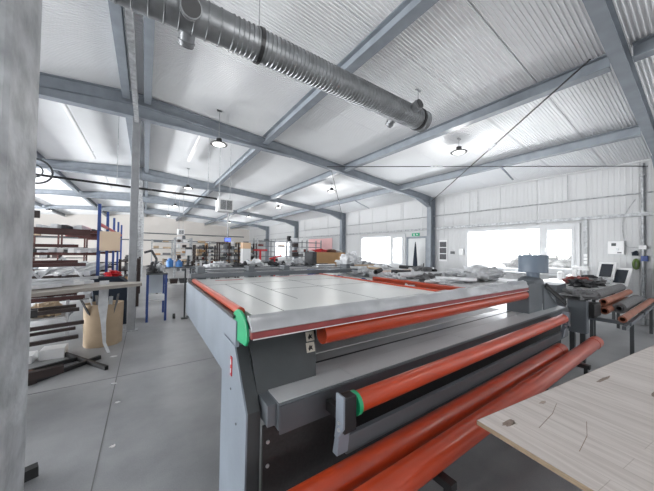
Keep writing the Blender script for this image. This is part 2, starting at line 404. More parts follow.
# wall rails on the window wall
for k in range(1, len(FRX)):
    ya = FRX[k] + .1; yb = (FRX[k + 1] if k + 1 < len(FRX) else YF) - .1
    solo('wall_rail', 'grey channel rail along the window wall above the windows, %s' % BN[k], 'rail', MB().beam((XR - .06, ya, 2.57), (XR - .06, yb, 2.57), .07, .08), GALV, (XR - .06, ya, 2.57), 'wall rails above the windows')
def conduit():
    o = thing('cable_conduit', 'thin grey conduit running high along the window wall, hung on drop rods', 'conduit', (XR - .05, .3, 3.08))
    build('pipe', MB().tube((XR - .05, -3, 3.08), (XR - .05, 28, 3.06), .018, 8), GALV, o)
    for y in (2.3, 4.7, 8.1, 11, 14, 17): build('drop_rod', MB().tube((XR - .05, y, 3.08), (XR - .05, y, WT - .06), .008, 6), GALV, o)
conduit()
# tie rods
def rod(p, q, lab, t=.5):
    o = thing('tie_rod', lab, 'rod', p, 'roof bracing rods'); p = Vector(p); q = Vector(q)
    build('rod', MB().tube(p, q, .011, 8), DARKST, o)
    a = p.lerp(q, t - .02); b = p.lerp(q, t + .02); build('turnbuckle', MB().tube(a, b, .024, 8), GALV, o, smooth=True)
rod((4.45, .85, 4.0), (9.3, 6.35, 3.62), 'diagonal steel bracing rod with turnbuckle under the right part of the roof', .33)
rod((9.3, .85, 3.62), (4.3, 6.35, 4.05), 'crossing bracing rod that starts at the knee above the post right of the windows', .6)
rod((4.6, 6.55, 4.03), (9.3, 12.1, 3.6), 'bracing rod in the second bay beside the far window', .5)
def strut(p, q, lab):
    solo('fly_brace', lab, 'brace', MB().beam(p, q, .03, .03), STEEL, p, 'short braces hanging off the purlins')
strut((7.5, 3.1, 3.83), (7.95, 3.0, 3.55), 'short dark brace hanging from the purlin above the near window')
strut((7.5, 8.9, 3.83), (8.1, 8.6, 3.5), 'short dark brace hanging from the purlin above the far window')

# ------------------------------------------------------------------ ventilation duct
def duct():
    Y, Z, r = 2.8, 3.83, .16
    o = thing('spiral_duct', 'long galvanised spiral duct crossing under the roof', 'duct', (0, Y, Z))
    prof = []; x = -1.2
    while x < .62: prof += [(x, r), (x + .1, r), (x + .104, r + .007), (x + .114, r + .007)]; x += .118
    xs = x
    build('duct_section', MB().lathe((0, Y, Z), (1, 0, 0), prof, 32), DUCT, o, smooth=True, label='smoother left section of the duct')
    prof = [(xs, r)]; x = xs
    while x < 3.76: prof += [(x, r - .004), (x + .028, r - .004), (x + .034, r + .006), (x + .044, r + .006)]; x += .05
    prof += [(3.8, r), (3.84, r), (3.85, r + .008), (3.87, r + .008), (3.875, r * .96), (3.87, r * .93)]
    build('duct_section', MB().lathe((0, Y, Z), (1, 0, 0), prof, 32), DUCT, o, smooth=True, label='finely ribbed right section of the duct')
    for x in (.97, 3.72):
        c = build('clamp', MB().lathe((x - .02, Y, Z), (1, 0, 0), [(0, r), (0, r + .016), (.04, r + .016), (.04, r)], 32), DARKST, o)
        build('hanger', MB().tube((x, Y, Z + r), (x, Y, roofz(x) - .005), .006, 6).box(x - .06, x + .06, Y - .012, Y + .012, roofz(x) - .05, roofz(x) - .03), GALV, c)
    for x, dy, dz, r1 in ((.28, -.7, -.35, .085), (.29, .75, -.65, .07), (3.42, -.8, .15, .075), (3.25, .8, -.55, .06)):
        d = Vector((0, dy, dz)).normalized(); p = Vector((x, Y, Z)) + d * (r - .03)
        s_ = build('outlet', MB().lathe(p, d, [(0, r1), (.09, r1), (.095, r1 + .008), (.11, r1 + .008), (.115, r1), (.14, r1)], 24), DUCT, o, smooth=True)
        build('outlet_cap', MB().lathe(p + d * .14, d, [(0, r1 * .92), (.006, r1 * .92)], 24), DARKST, s_)
duct()

# ------------------------------------------------------------------ high bay lamps and strip lights
def lamp_proto():
    o = thing('high_bay_lamp', '', 'lamp', (0, 0, 0), 'round black high bay lamps')
    build('shade', MB().lathe((0, 0, 0), (0, 0, 1), [(0, .17), (.012, .175), (.03, .15), (.05, .09), (.06, .06), (.13, .055), (.135, .02)], 28), BLACK, o, smooth=True)
    build('diffuser', MB().lathe((0, 0, -.008), (0, 0, 1), [(0, .10), (.006, .12), (.012, .12)], 28), LED, o)
    return o
LP = lamp_proto()
rows = [(1.24, (1.0, 5.96, 10.95, 16.0, 21.0), 'row just right of the ridge'), (5.78, (-1.7, 3.25, 8.2, 13.1, 18.0, 23), 'row on the window side'), (-5.0, (-2, 3.5, 8.5, 13.5, 18.5, 23.5), 'row left of the ridge')]
first = True
for x, ys, rn in rows:
    for i, y in enumerate(ys):
        z = 3.86 if x != 1.24 else 3.83
        lab = 'round black high bay lamp, %s in the %s' % (ORD[i], rn)
        if first: LP.location = (x, y, z); LP['label'] = lab; o = LP; first = False
        else: o = dup(LP, (x, y, z), lab)
        h = roofz(x) - z
        build('hanger', MB().tube((x, y, z + .13), (x, y, z + h), .006, 6).box(x - .05, x + .05, y - .02, y + .02, z + h - .03, z + h), GALV, o)
        l = bpy.data.lights.new('lamp_light', 'POINT'); l.energy = 20; l.shadow_soft_size = .16; l.color = (1, .99, .97)
        lo = bpy.data.objects.new('lamp_light', l); COL.objects.link(lo); lo.location = (x, y, z - .2)
for x, y0_, y1_, lab in ((-1.42, 7.1, 11.2, 'long white light batten under the roof left of the ridge, nearer one'), (1.09, 7.1, 9.6, 'long white light batten under the roof right of the ridge, nearer one'),
                         (-1.42, 12.9, 17, 'long white light batten under the roof left of the ridge, farther one'), (1.09, 12.9, 16.5, 'long white light batten under the roof right of the ridge, farther one')):
    o = thing('light_batten', lab, 'light', (x, y0_, roofz(x) - .1), 'white light battens')
    zr = roofz(x)
    build('housing', MB().box(x - .04, x + .04, y0_, y1_, zr - .16, zr - .11), WHITEP, o, bevel=.006)
    build('diffuser', MB().box(x - .03, x + .03, y0_ + .03, y1_ - .03, zr - .175, zr - .16), mat('batten_diffuser', (.85, .85, .85), .4, emit=.02), o)
    for yy in (y0_ + .3, y1_ - .3): build('bracket', MB().box(x - .01, x + .01, yy - .01, yy + .01, zr - .11, zr - .01), GALV, o)

# ------------------------------------------------------------------ heaters and their gas pipe
def heater(x, y, z0, z1, w_, lab):
    o = thing('unit_heater', lab, 'heater', (x, y, z0), 'white hanging air heaters')
    build('casing', MB().box(x, x + w_, y, y + .32, z0, z1), WHITEP, o, bevel=.015)
    build('grille', MB().box(x + .06, x + w_ - .04, y - .006, y, z0 + .05, z1 - .05), DGREY, o)
    s = MB(); n = 9
    for i in range(n):
        z = z0 + .07 + (z1 - z0 - .14) * i / (n - 1); s.beam((x + .06, y - .015, z), (x + w_ - .04, y - .015, z), .02, .006)
    s.box(x + w_ / 2, x + w_ / 2 + .012, y - .028, y - .006, z0 + .05, z1 - .05)
    build('louvre', s, ALU, o)
    for a in (x + .06, x + w_ - .06): build('hanger', MB().tube((a, y + .16, z1), (a, y + .16, roofz(a) - .02), .007, 6), GALV, o)
heater(1.56, 7.42, 2.62, 2.97, .40, 'white louvred air heater hanging at the end of the black pipe')
heater(1.30, 15.0, 2.29, 2.57, .30, 'smaller looking white air heater hanging farther down the hall')
o = thing('gas_pipe', 'black pipe running level under the rafters towards the white heater', 'pipe', (-1.8, 7.3, 3.0))
build('pipe', MB().tube((-4.8, 7.25, 3.02), (1.52, 7.55, 2.96), .024, 10).tube((1.5, 7.55, 2.96), (1.62, 7.6, 2.94), .03, 10), BLACK, o, smooth=True)
for x in (-3.4, -.55, 1.3): build('hanger', MB().tube((x, 7.4, 2.99), (x, 7.4, roofz(x) - .01), .006, 6), GALV, o)

# ------------------------------------------------------------------ the cutting table (main machine)
TZ = 1.235
T = thing('cutting_table', 'large grey fabric cutting table with orange rails, green end cap and orange roller', 'machine', (.44, 1.3, 0))
build('side_panel', MB().box(.44, .462, 1.56, 3.76, .80, 1.186), LGREY, T, bevel=.004)
build('side_lip', MB().box(.434, .50, 1.6, 3.74, 1.195, 1.212), BLACK, T)
build('side_rail', MB().lathe((.478, 1.6, 1.232), (0, 1, 0), [(0, .025), (1.82, .025)], 20), ORANGE, T, smooth=True)
legp = [(1.85, 0), (1.85, .98), (1.80, 1.05), (1.565, 1.045), (1.335, .77), (1.335, 0)]
lg = build('leg', MB().prism(legp, .446, .512), DGREY, T, bevel=.003)
cv = build('leg_cover', MB().prism(legp, .436, .446), LGREY, lg, bevel=.002)
build('leg_top', MB().prism([(1.84, 1.051), (1.565, 1.046), (1.565, 1.052), (1.80, 1.056)], .44, .512), mat('speckled_grey', (.25, .26, .26), .5, 0, 90, .7), lg)
wp = build('warning_plate', MB().box(.431, .436, 1.60, 1.63, .86, .97), RED, lg, label='small red warning plate with white marks')
build('warning_mark', MB().box(.4295, .431, 1.607, 1.623, .925, .945).box(.4295, .431, 1.611, 1.619, .945, .955).box(.4295, .431, 1.607, 1.612, .88, .905).box(.4295, .431, 1.616, 1.621, .875, .9), WHITEP, wp)
for (y, z) in ((1.62, .78), (1.50, .64)): build('bolt', MB().lathe((.436, y, z), (-1, 0, 0), [(0, .007), (.004, .006)], 10), DGREY, lg)
build('end_cap', MB().prism([(1.675, 1.068), (1.675, 1.20), (1.62, 1.236), (1.57, 1.254), (1.52, 1.255), (1.47, 1.243), (1.43, 1.222), (1.40, 1.19), (1.385, 1.155), (1.385, 1.12), (1.41, 1.088)], .448, .462), GREEN, T, bevel=.003, label='green half-round plastic end cap')
# far legs
for (x, y) in ((1.5, 3.3), (2.2, 3.3)): build('leg', MB().box(x, x + .07, y, y + .07, 0, 1.19), DGREY, T)
# bed
build('table_top', MB().box(.503, 2.252, 1.43, 3.50, 1.19, TZ), TTOP, T)
sm = MB()
for x, a, b in ((.70, 1.44, 2.9), (.965, 1.8, 2.9), (1.5, 1.44, 3.2)): sm.box(x - .002, x + .002, a, b, TZ, TZ + .0012)
for y, a, b in ((2.9, .51, 2.24), (2.33, .965, 2.24)): sm.box(a, b, y - .003, y + .003, TZ, TZ + .0012)
build('table_seam', sm, SEAM, T)
build('red_marker', MB().box(.68, 1.0, 3.27, 3.295, TZ, TZ + .002).box(1.5, 2.2, 3.42, 3.435, TZ, TZ + .002), RED, T, label='thin red strip at the far end of the bed')
build('side_rail', MB().lathe((2.285, 1.43, 1.222), (0, 1, 0), [(0, .027), (2.1, .027)], 20), ORANGE, T, smooth=True)
build('under_beam', MB().box(.51, 2.3, 1.45, 3.45, 1.14, 1.185), DGREY, T)
# rounded front nose carrying the clear cover
n_ = [(1.432, 1.243), (1.41, 1.247), (1.385, 1.235), (1.367, 1.21), (1.357, 1.195), (1.352, 1.175), (1.36, 1.168), (1.372, 1.19), (1.40, 1.21), (1.432, 1.22)]
nb = MB(); nx = 90; vs = []; k = len(n_)
for i in range(nx + 1):
    x = .463 + (4.05 - .463) * i / nx; g = min(1, max(0, (x - 1.0) / 2.2))
    for j, (a, b) in enumerate(n_):
        q = noise.noise(Vector((x * 5, j * .8, 0))) * (.006 + .016 * g)
        vs.append((x, a + (q * .8 if j < 6 else 0), b + (abs(q) * 1.2 + .004 * g if j < 4 else 0)))
nb.add(vs, [(i * k + j, (i + 1) * k + j, (i + 1) * k + (j + 1) % k, i * k + (j + 1) % k) for i in range(nx) for j in range(k)] + [tuple(range(k)), tuple(range(nx * k, nx * k + k))])
build('front_cover', nb, FILM, T, smooth=True, label='long translucent crumpled plastic cover over the front edge')
build('front_strip', MB().box(.463, 4.05, 1.353, 1.375, 1.135, 1.17), PINK, T, label='maroon strip below the plastic cover')
build('front_strip_edge', MB().box(.47, 4.05, 1.349, 1.353, 1.132, 1.137), WHITEP, T)
build('front_tube', MB().lathe((0, 1.415, 1.072), (1, 0, 0), [(.935, .06), (4.07, .06)], 28), ORANGE, T, smooth=True)
def fpy(z): return 1.395 + (z - .83) * .611
fpm = MB().add([(x, fpy(z) + d, z) for d in (0, .014) for (x, z) in ((.514, .826), (.884, .826), (.975, 1.085), (.514, 1.085))], [(0, 1, 2, 3), (7, 6, 5, 4), (0, 4, 5, 1), (1, 5, 6, 2), (2, 6, 7, 3), (3, 7, 4, 0)])
fp = build('front_panel', fpm, DGREY, T)
def onp(x, z, d): return (x, fpy(z) - d, z - d * .5)
for x, z in ((.912, 1.036), (.896, .978)):
    st = build('pictogram_sticker', MB().add([onp(x + a, z + b, d) for d in (.001, .003) for a, b in ((-.034, -.025), (.028, -.025), (.036, .025), (-.026, .025))], [(0, 1, 2, 3), (7, 6, 5, 4), (0, 4, 5, 1), (1, 5, 6, 2), (2, 6, 7, 3), (3, 7, 4, 0)]), mat('sticker_beige', (.62, .58, .5), .5), fp)
    pp = [(-.018, -.004), (0, .016), (.004, .006), (.018, .012), (.010, -.002), (.015, -.016), (0, -.008), (-.014, -.018)]
    build('pictogram', MB().add([onp(x + a, z + b, .004) for a, b in pp], [tuple(range(8))]), BLACK, st)
# lower infeed shelf
SZ = .83
build('white_strip', MB().box(1.0, 4.05, 1.70, 2.3, SZ - .002, SZ + .001), WHITEP, T, label='white strip at the back of the infeed deck')
sh = build('infeed_deck', MB().box(.567, 5.14, 1.424, 1.560, SZ - .03, SZ - .002).box(.567, 5.14, 1.575, 2.35, SZ - .03, SZ - .002), DECK, T, label='brushed metal infeed deck with a dark cutting slot')
build('cutting_slot', MB().box(.567, 5.14, 1.556, 1.578, SZ - .03, SZ - .0015), BLACK, sh)
tl = MB()
for a, b in ((.576, 1.073), (1.077, 2.4), (2.404, 3.8), (3.804, 5.13)): tl.box(a, b, 1.250, 1.421, SZ - .002, SZ + .002)
build('worktop_strip', tl, TILE, T)
build('worktop_frame', MB().box(.567, 5.15, 1.235, 1.424, SZ - .13, SZ - .002), MGREY, T, bevel=.003)
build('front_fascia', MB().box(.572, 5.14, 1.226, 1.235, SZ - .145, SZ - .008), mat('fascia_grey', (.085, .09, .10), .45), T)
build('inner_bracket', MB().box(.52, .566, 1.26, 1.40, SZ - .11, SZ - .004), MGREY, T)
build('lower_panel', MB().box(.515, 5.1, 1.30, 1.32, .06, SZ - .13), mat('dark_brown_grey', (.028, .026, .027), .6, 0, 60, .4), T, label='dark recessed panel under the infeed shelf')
for (x, z) in ((.54, .62), (.54, .5)): build('bolt', MB().lathe((x, 1.3, z), (0, -1, 0), [(0, .01), (.006, .008)], 10), ALU, T)
build('back_panel', MB().box(1.1, 4.2, 2.36, 2.38, .25, .79), MGREY, T)
for x in (1.6, 3.0): build('leg', MB().box(x, x + .08, 1.34, 1.42, 0, .8), DGREY, T)
# roller on bracket arms
for x in (.825, 4.34):
    br = build('roller_bracket', MB().box(x, x + .075, 1.03, 1.088, .70, .875).box(x + .02, x + .06, 1.088, 1.226, .72, .78), BLACK, T, bevel=.004)
    build('bracket_plate', MB().prism([(1.09, .885), (1.028, .885), (1.028, .73), (1.075, .66), (1.10, .66), (1.09, .72)], x - .012, x), LGREY, br, bevel=.002)
    build('bracket_arm', MB().prism([(1.07, .70), (1.09, .56), (1.13, .56), (1.10, .70)], x, x + .07), LGREY, br, bevel=.002)
    build('bracket_bolt', MB().lathe((x - .012, 1.06, .75), (-1, 0, 0), [(0, .010), (.007, .008)], 10).lathe((x - .012, 1.06, .715), (-1, 0, 0), [(0, .010), (.007, .008)], 10), ALU, br)
rl = build('roller', MB().lathe((0, 1.085, .80), (1, 0, 0), [(.945, .053), (4.36, .053)], 36), ORANGE, T, smooth=True)
build('roller_ring', MB().lathe((0, 1.085, .80), (1, 0, 0), [(.915, .046), (.92, .06), (.944, .06), (.945, .05)], 36), GREEN, rl, smooth=True, label='green ring on the roller end')
build('lower_bar', MB().beam((.895, 1.115, .582), (4.62, 1.115, .582), .03, .095), MGREY, T, bevel=.003)
# right-hand drive column
dc = build('drive_column', MB().box(4.09, 4.55, 1.36, 1.62, .55, 1.22).prism([(4.55, .6), (5.12, .6), (5.12, .84), (4.62, 1.14), (4.55, 1.16)], 1.34, 1.36, 1), MGREY, T, bevel=.01, label='grey drive column at the right end')
build('cable_guide', MB().beam((4.57, 1.33, 1.16), (5.12, 1.25, .87), .02, .03).beam((4.60, 1.33, 1.19), (5.15, 1.26, .90), .02, .02), BLACK, dc)
build('dome', MB().lathe((4.40, 1.45, 1.20), (0, 0, 1), [(0, .15), (.05, .14), (.08, .11), (.095, .07)], 28), MGREY, dc, smooth=True)
md = build('motor_drum', MB().lathe((4.40, 1.42, 1.35), (0, 0, 1), [(-.07, .07), (0, .075), (.001, .16), (.008, .166), (.232, .166), (.238, .162), (.239, .02)], 36), mat('blue_grey_drum', (.13, .165, .21), .45), dc, smooth=True, label='blue-grey drum on top of the drive column')
build('leg', MB().box(4.45, 4.55, 1.40, 1.5, 0, .55), DGREY, T)
build('leg', MB().box(5.0, 5.1, 1.36, 1.46, 0, .69), DGREY, T)
# far gantry
ga = build('gantry_beam', MB().beam((.46, 3.62, 1.27), (3.1, 3.62, 1.27), .12, .055), MGREY, T, bevel=.006, label='grey cross beam over the far end of the bed')
build('gantry_rail', MB().beam((.5, 3.85, 1.345), (3.05, 3.85, 1.345), .015, .015).beam((.5, 3.9, 1.31), (3.05, 3.9, 1.31), .015, .012).beam((.5, 3.8, 1.30), (3.05, 3.8, 1.30), .015, .012), MGREY, ga)
for x in (.55, 1.2, 1.75, 2.95): build('gantry_carriage', MB().box(x, x + .09, 3.7, 3.9, 1.2, 1.37).box(x - .03, x + .12, 3.72, 3.78, 1.24, 1.3), MGREY, ga, bevel=.006)

# ------------------------------------------------------------------ loose orange pipes on a low stand
st = thing('pipe_stand', 'low black trestle stand under the two loose orange pipes', 'stand', (2.5, .97, 0))
for x in (1.3, 3.9):
    build('crossbar', MB().box(x, x + .05, .76, 1.17, .385, .425), DARKST, st)
    for y in (.78, 1.12): build('leg', MB().box(x + .01, x + .04, y, y + .03, 0, .385), DARKST, st)
for y, x0, x1, lab in ((1.035, .32, 4.05, 'loose orange plastic pipe lying nearer the machine, shorter at its right end'), (.875, .32, 4.80, 'loose orange plastic pipe on the outer side, reaching farther right')):
    o = thing('orange_pipe', lab, 'pipe', (x0, y, .49))
    build('pipe_wall', MB().tube((x0, y, .49), (x1, y, .49), .066, 32, hollow=.006), ORANGE, o, smooth=True)
    build('pipe_socket', MB().tube((x1 - .16, y, .49), (x1, y, .49), .070, 32, hollow=.004), ORANGE, o, smooth=True)

# ------------------------------------------------------------------ wooden table, right foreground
W_ = thing('wooden_table', 'light oak laminate table in the right foreground with scratched top', 'table', (1.417, .694, 0))
W_.rotation_euler = (0, 0, -.134)
def wloc(mb, name, m, parent=None, **k):
    o = bpy.data.objects.new(name, mb.mesh(name, m, (0, 0, 0), k.get('smooth', False))); COL.objects.link(o); o.parent = parent or W_
    if k.get('bevel'): b = o.modifiers.new('bevel', 'BEVEL'); b.width = k['bevel']; b.segments = 2
    if k.get('label'): o['label'] = k['label']
    return o
tt = wloc(MB().box(0, 3.1, -1.15, 0, .727, .75), 'table_top', WOOD, bevel=.0015)
wloc(MB().box(-.002, 0, -1.15, 0, .728, .749).box(0, 3.1, 0, .002, .728, .749), 'edge_band', mat('oak_edge', (.36, .27, .18), .5, 0, 30, .3, stretch=(1, 1, 8)), tt)
for x in (.06, 2.98):
    for y in (-.5, -1.1): wloc(MB().box(x, x + .06, y, y + .06, 0, .727), 'leg', BLUE, bevel=.003)
wloc(MB().box(.08, 3.0, -.49, -.45, .66, .727), 'apron', BLUE)
def stain(cx, cy, rx, ry, seed, m, n=28):
    vs = []; 
    for i in range(n):
        t = 2 * PI * i / n; k = 1 + .5 * noise.noise(Vector((math.cos(t) * 2, math.sin(t) * 2, seed)))
        vs.append((cx + rx * k * math.cos(t), cy + ry * k * math.sin(t)))
    wloc(MB().prism(vs, .7502, .7506, 2), 'stain', m, tt)
DK = mat('dark_knot', (.20, .14, .11), .6, 0, 40, .5, ncol=(.36, .29, .24)); 
stain(.125, -.085, .045, .017, 1, DK); stain(.15, -.10, .012, .010, 9, mat('pale_chip', (.6, .55, .5), .6)); stain(1.22, -.09, .10, .010, 3, DK); stain(1.30, -.33, .12, .03, 5, mat('brown_patch', (.27, .19, .15), .6, 0, 9, .2)); stain(.50, -.06, .03, .01, 6, mat('faint_patch', (.40, .32, .27), .6))
sc = MB()
for a, b in (((.22, -.17), (.42, -.14)), ((.42, -.14), (.56, -.10)), ((.20, -.33), (.36, -.30)), ((.36, -.30), (.50, -.25))): sc.beam((*a, .7503), (*b, .7503), .0025, .0008)
wloc(sc, 'scratch', mat('scratch_brown', (.30, .22, .17), .7), tt)

# ------------------------------------------------------------------ packing table with second orange rail, and its clutter
P_ = thing('packing_table', 'long cluttered side table with an orange rail, right of the cutting table bed', 'table', (2.8, 1.55, 0))
build('table_top', MB().box(2.84, 5.0, 1.75, 5.9, 1.14, 1.18), WHITEP, P_)
build('side_rail', MB().box(2.76, 2.83, 1.5, 2.85, 1.17, 1.235), ORANGE, P_, bevel=.01)
for x in (2.9, 4.9):
    for y in (1.85, 3.8, 5.7): build('leg', MB().box(x, x + .06, y, y + .06, 0, 1.14), BLUE, P_)
build('gap_shelf', MB().box(2.36, 2.74, 1.5, 5.2, 1.10, 1.13), ALU, P_)
rnd = random.Random(3)
def crumple(x, y, z, r, m, seed, name, lab, cat, grp=None, h=None):
    h = h or r[2]; mb = MB().blob((x, y, z + h * .75), r, seed, .55, 2.6, 26, 14, flat=z + .002)
    return solo(name, lab, cat, mb, m, (x, y, z), grp, smooth=True)
bags = [(3.0, 1.95, .16, .12, .05), (3.3, 2.25, .2, .14, .07), (3.75, 2.1, .22, .18, .08), (4.3, 2.1, .36, .26, .12), (3.1, 2.75, .14, .16, .06), (3.6, 2.8, .2, .2, .07), (4.1, 2.95, .2, .2, .09),
        (3.0, 3.4, .14, .2, .05), (3.4, 3.7, .18, .2, .06), (3.9, 3.8, .22, .24, .08), (3.1, 4.3, .16, .18, .05), (4.35, 4.3, .2, .24, .07), (4.5, 5.0, .2, .2, .10), (4.25, 5.3, .26, .2, .15), (4.6, 5.62, .26, .2, .20)]
for i, (x, y, a, b, h) in enumerate(bags):
    m = [FABW, FABG, FILM, FABW, FABW][i % 5]; c = {FABW: 'white', FILM: 'clear', FABG: 'grey'}[m]
    row = 'near end' if y < 2.5 else 'middle' if y < 4 else 'far end'; side = 'orange rail' if x < 3.45 else 'window side'
    crumple(x, y, 1.18, (a, b, h), m, i + 1, 'wrapped_bundle', 'crumpled %s bundle on the packing table, %s side, %s from the camera' % (c, 'rail' if x < 3.45 else 'window', ORD[i % 12]) if i < 12 else 'high crumpled %s bundle at the far end of the packing table, %s in depth' % (c, ORD[i - 12]), 'bundle', 'bundles on the packing table')
labs = ['%s white tube lying across the middle of the packing table' % s for s in ('thick', 'thin')]
solo('fabric_roll', labs[0], 'roll', MB().tube((3.0, 3.15, 1.225), (4.5, 2.5, 1.235), .045, 16), FABW, (3, 3.15, 1.2), smooth=True)
solo('fabric_roll', 'pinkish white roll lying on the packing table below the far window', 'roll', MB().tube((3.3, 3.3, 1.225), (4.5, 3.45, 1.225), .045, 16), mat('pinkish_wrap', (.75, .62, .55), .5), (3.3, 3.3, 1.2), smooth=True)
rnd = random.Random(21)
for i in range(22):
    x = 2.95 + rnd.random() * 1.7; y = 1.85 + i * .17; a = rnd.uniform(0, PI); l_ = rnd.uniform(.12, .3); q = Vector((math.cos(a), math.sin(a), 0)) * l_; z = 1.245 + rnd.random() * .06; rr_ = rnd.uniform(.018, .045)
    m, c = rnd.choice(((FABW, 'white'), (BLACK, 'black'), (ALU, 'silver'), (FABW, 'white'), (FABD, 'dark grey'), (TAN, 'tan')))
    solo('short_tube', 'short %s tube among packing table bundles, %s from camera in its %s half' % (c, ORD[i % 11], ('near', 'far')[i // 11]), 'tube', MB().tube(Vector((x, y, z)) - q, Vector((x, y, z)) + q, rr_, 12, hollow=rr_ * .3), m, (x, y, 1.2), 'short tubes among the bundles', smooth=True)
for i, (x, y, m, n) in enumerate(((2.45, 1.75, BLACK, 'black'), (2.62, 2.1, FABW, 'white'), (2.5, 2.45, BLACK, 'black'), (2.58, 2.8, BLUE, 'blue'), (2.44, 3.1, FABW, 'white'), (2.6, 3.5, BLUE, 'blue'), (2.5, 3.9, FABD, 'dark grey'), (2.6, 4.4, FABW, 'white'), (2.5, 4.8, FABD, 'dark grey'))):
    mb = MB().blob((x, y, 1.165), (.07, .12, .045), 30 + i, .5, 2.5, 18, 10, flat=1.132)
    solo('small_part', '%s small component in the gap between the orange rails, %s from the camera' % (n, ORD[i]), 'part', mb, m, (x, y, 1.13), 'components between the rails', smooth=True)
solo('glue_bottle', 'small yellow bottle standing among white bundles at the far end', 'bottle', MB().lathe((3.3, 4.05, 1.18), (0, 0, 1), [(0, .03), (.09, .03), (.12, .012), (.15, .010)], 16), YELL, (3.3, 4.05, 1.18), smooth=True)
solo('blue_bin', 'small blue plastic bin at the far right corner of the cutting bed', 'bin', MB().prism([(2.40, 1.13), (2.58, 1.13), (2.60, 1.27), (2.38, 1.27)], 3.9, 4.1, 1), BLUE, (2.5, 4, 1.13))

# workbench with the cardboard box behind the machine
B_ = thing('work_bench', 'grey workbench behind the cutting table carrying the cardboard box', 'bench', (3, 6, 0))
build('bench_top', MB().box(1.15, 5.3, 6.2, 7.3, 1.09, 1.13), mat('pale_bench', (.6, .6, .6), .5), B_)
for x in (1.2, 3.0, 5.2):
    for y in (6.25, 7.2): build('leg', MB().box(x, x + .06, y, y + .06, 0, 1.09), DGREY, B_)
cb = thing('cardboard_box', 'large brown cardboard box with a dark grey left side, red cloth on top', 'box', (4, 6.5, 1.13))
build('box_body', MB().box(4.09, 5.12, 6.5, 6.95, 1.132, 1.56), CARD, cb)
build('side_sheet', MB().box(3.94, 4.085, 6.5, 6.95, 1.132, 1.57), FABD, cb, label='dark grey slab leaning on its left side')
crumple(4.35, 6.7, 1.56, (.2, .15, .05), RED, 41, 'red_cloth', 'bright red cloth on the left half of the big cardboard box', 'cloth')
crumple(4.75, 6.72, 1.56, (.16, .12, .05), mat('brown_cloth', (.22, .12, .09), .8), 42, 'brown_cloth', 'brown rag in the middle of the big cardboard box top', 'cloth')
crumple(5.0, 6.7, 1.56, (.1, .1, .04), FABW, 43, 'white_rag', 'white rag on the right end of the big cardboard box', 'cloth')
BI = [(1.3, .10, .07, FABW, 'white'), (1.5, .16, .09, ALU, 'silver'), (1.95, .12, .06, FABD, 'dark grey'), (2.3, .17, .1, FABW, 'white'), (2.75, .13, .08, FABD, 'dark'), (3.1, .16, .08, FABW, 'white'), (3.55, .13, .1, FILM, 'clear plastic')]
for i, (x, a, h, m, n) in enumerate(BI):
    crumple(x, 6.65, 1.13, (a * 1.3, .2, h * 1.15), m, 50 + i, 'bench_bundle', '%s bundle on the workbench behind the cutting table, %s from the left' % (n, ORD[i]), 'bundle', 'bundles on the workbench')
rnd = random.Random(9)
for i in range(11):
    x = 1.22 + i * .24 + rnd.random() * .1; h = rnd.uniform(.05, .17); m, c = rnd.choice(((FABD, 'dark grey'), (WHITEP, 'white'), (ALU, 'silver'), (BLACK, 'black'), (MGREY, 'grey')))
    solo('machine_fitting', '%s fitting standing on the front of the workbench, %s from the left' % (c, ORD[i]), 'fitting', MB().box(x, x + .08, 6.44, 6.5, 1.131, 1.13 + h).box(x - .04, x + .14, 6.45, 6.49, 1.13 + h * .5, 1.13 + h * .5 + .025).tube((x + .04, 6.47, 1.13 + h), (x + .04, 6.47, 1.16 + h), .03, 10), m, (x, 6.45, 1.13), 'fittings on the workbench')
for i, (x0, x1, y, z) in enumerate(((1.2, 3.6, 6.28, 1.155), (1.25, 3.7, 6.36, 1.155), (1.2, 3.2, 7.05, 1.155))):
    solo('aluminium_profile', 'long bare aluminium profile lying on the workbench, %s from its front edge' % ORD[i], 'profile', MB().box(x0, x1, y, y + .05, z - .023, z + .022), ALU, (x0, y, z), 'profiles on the workbench')

# ------------------------------------------------------------------ fabric roll stand at the right, with rolls
Q = thing('roll_stand', 'dark grey steel stand with end box carrying fabric rolls at right', 'stand', (5.4, 1.1, 0))
build('end_box', MB().box(5.38, 5.50, 1.08, 1.30, .43, .92), MGREY, Q, bevel=.008, label='grey end box of the stand')
build('motor_box', MB().box(5.50, 5.9, 1.02, 1.28, .66, .86), BLACK, Q, bevel=.01)
build('rear_box', MB().box(6.4, 7.0, 1.7, 2.0, .3, 1.02), MGREY, Q, bevel=.008)
build('frame_rail', MB().beam((5.45, .72, .60), (8.7, .72, .60), .04, .05).beam((5.45, 1.25, .60), (8.7, 1.25, .60), .04, .05), MGREY, Q)
for x in (5.7, 7.0, 8.6): build('cross_bar', MB().box(x, x + .05, .68, 1.27, .60, .650), MGREY, Q)
for x in (6.4, 8.6):
    for y in (.74, 1.2): build('leg', MB().box(x, x + .045, y, y + .045, 0, .56), DGREY, Q)
build('leg', MB().box(5.40, 5.46, 1.10, 1.16, 0, .43), DGREY, Q)
build('leg', MB().box(5.41, 5.47, 1.22, 1.28, 0, .43), DGREY, Q)
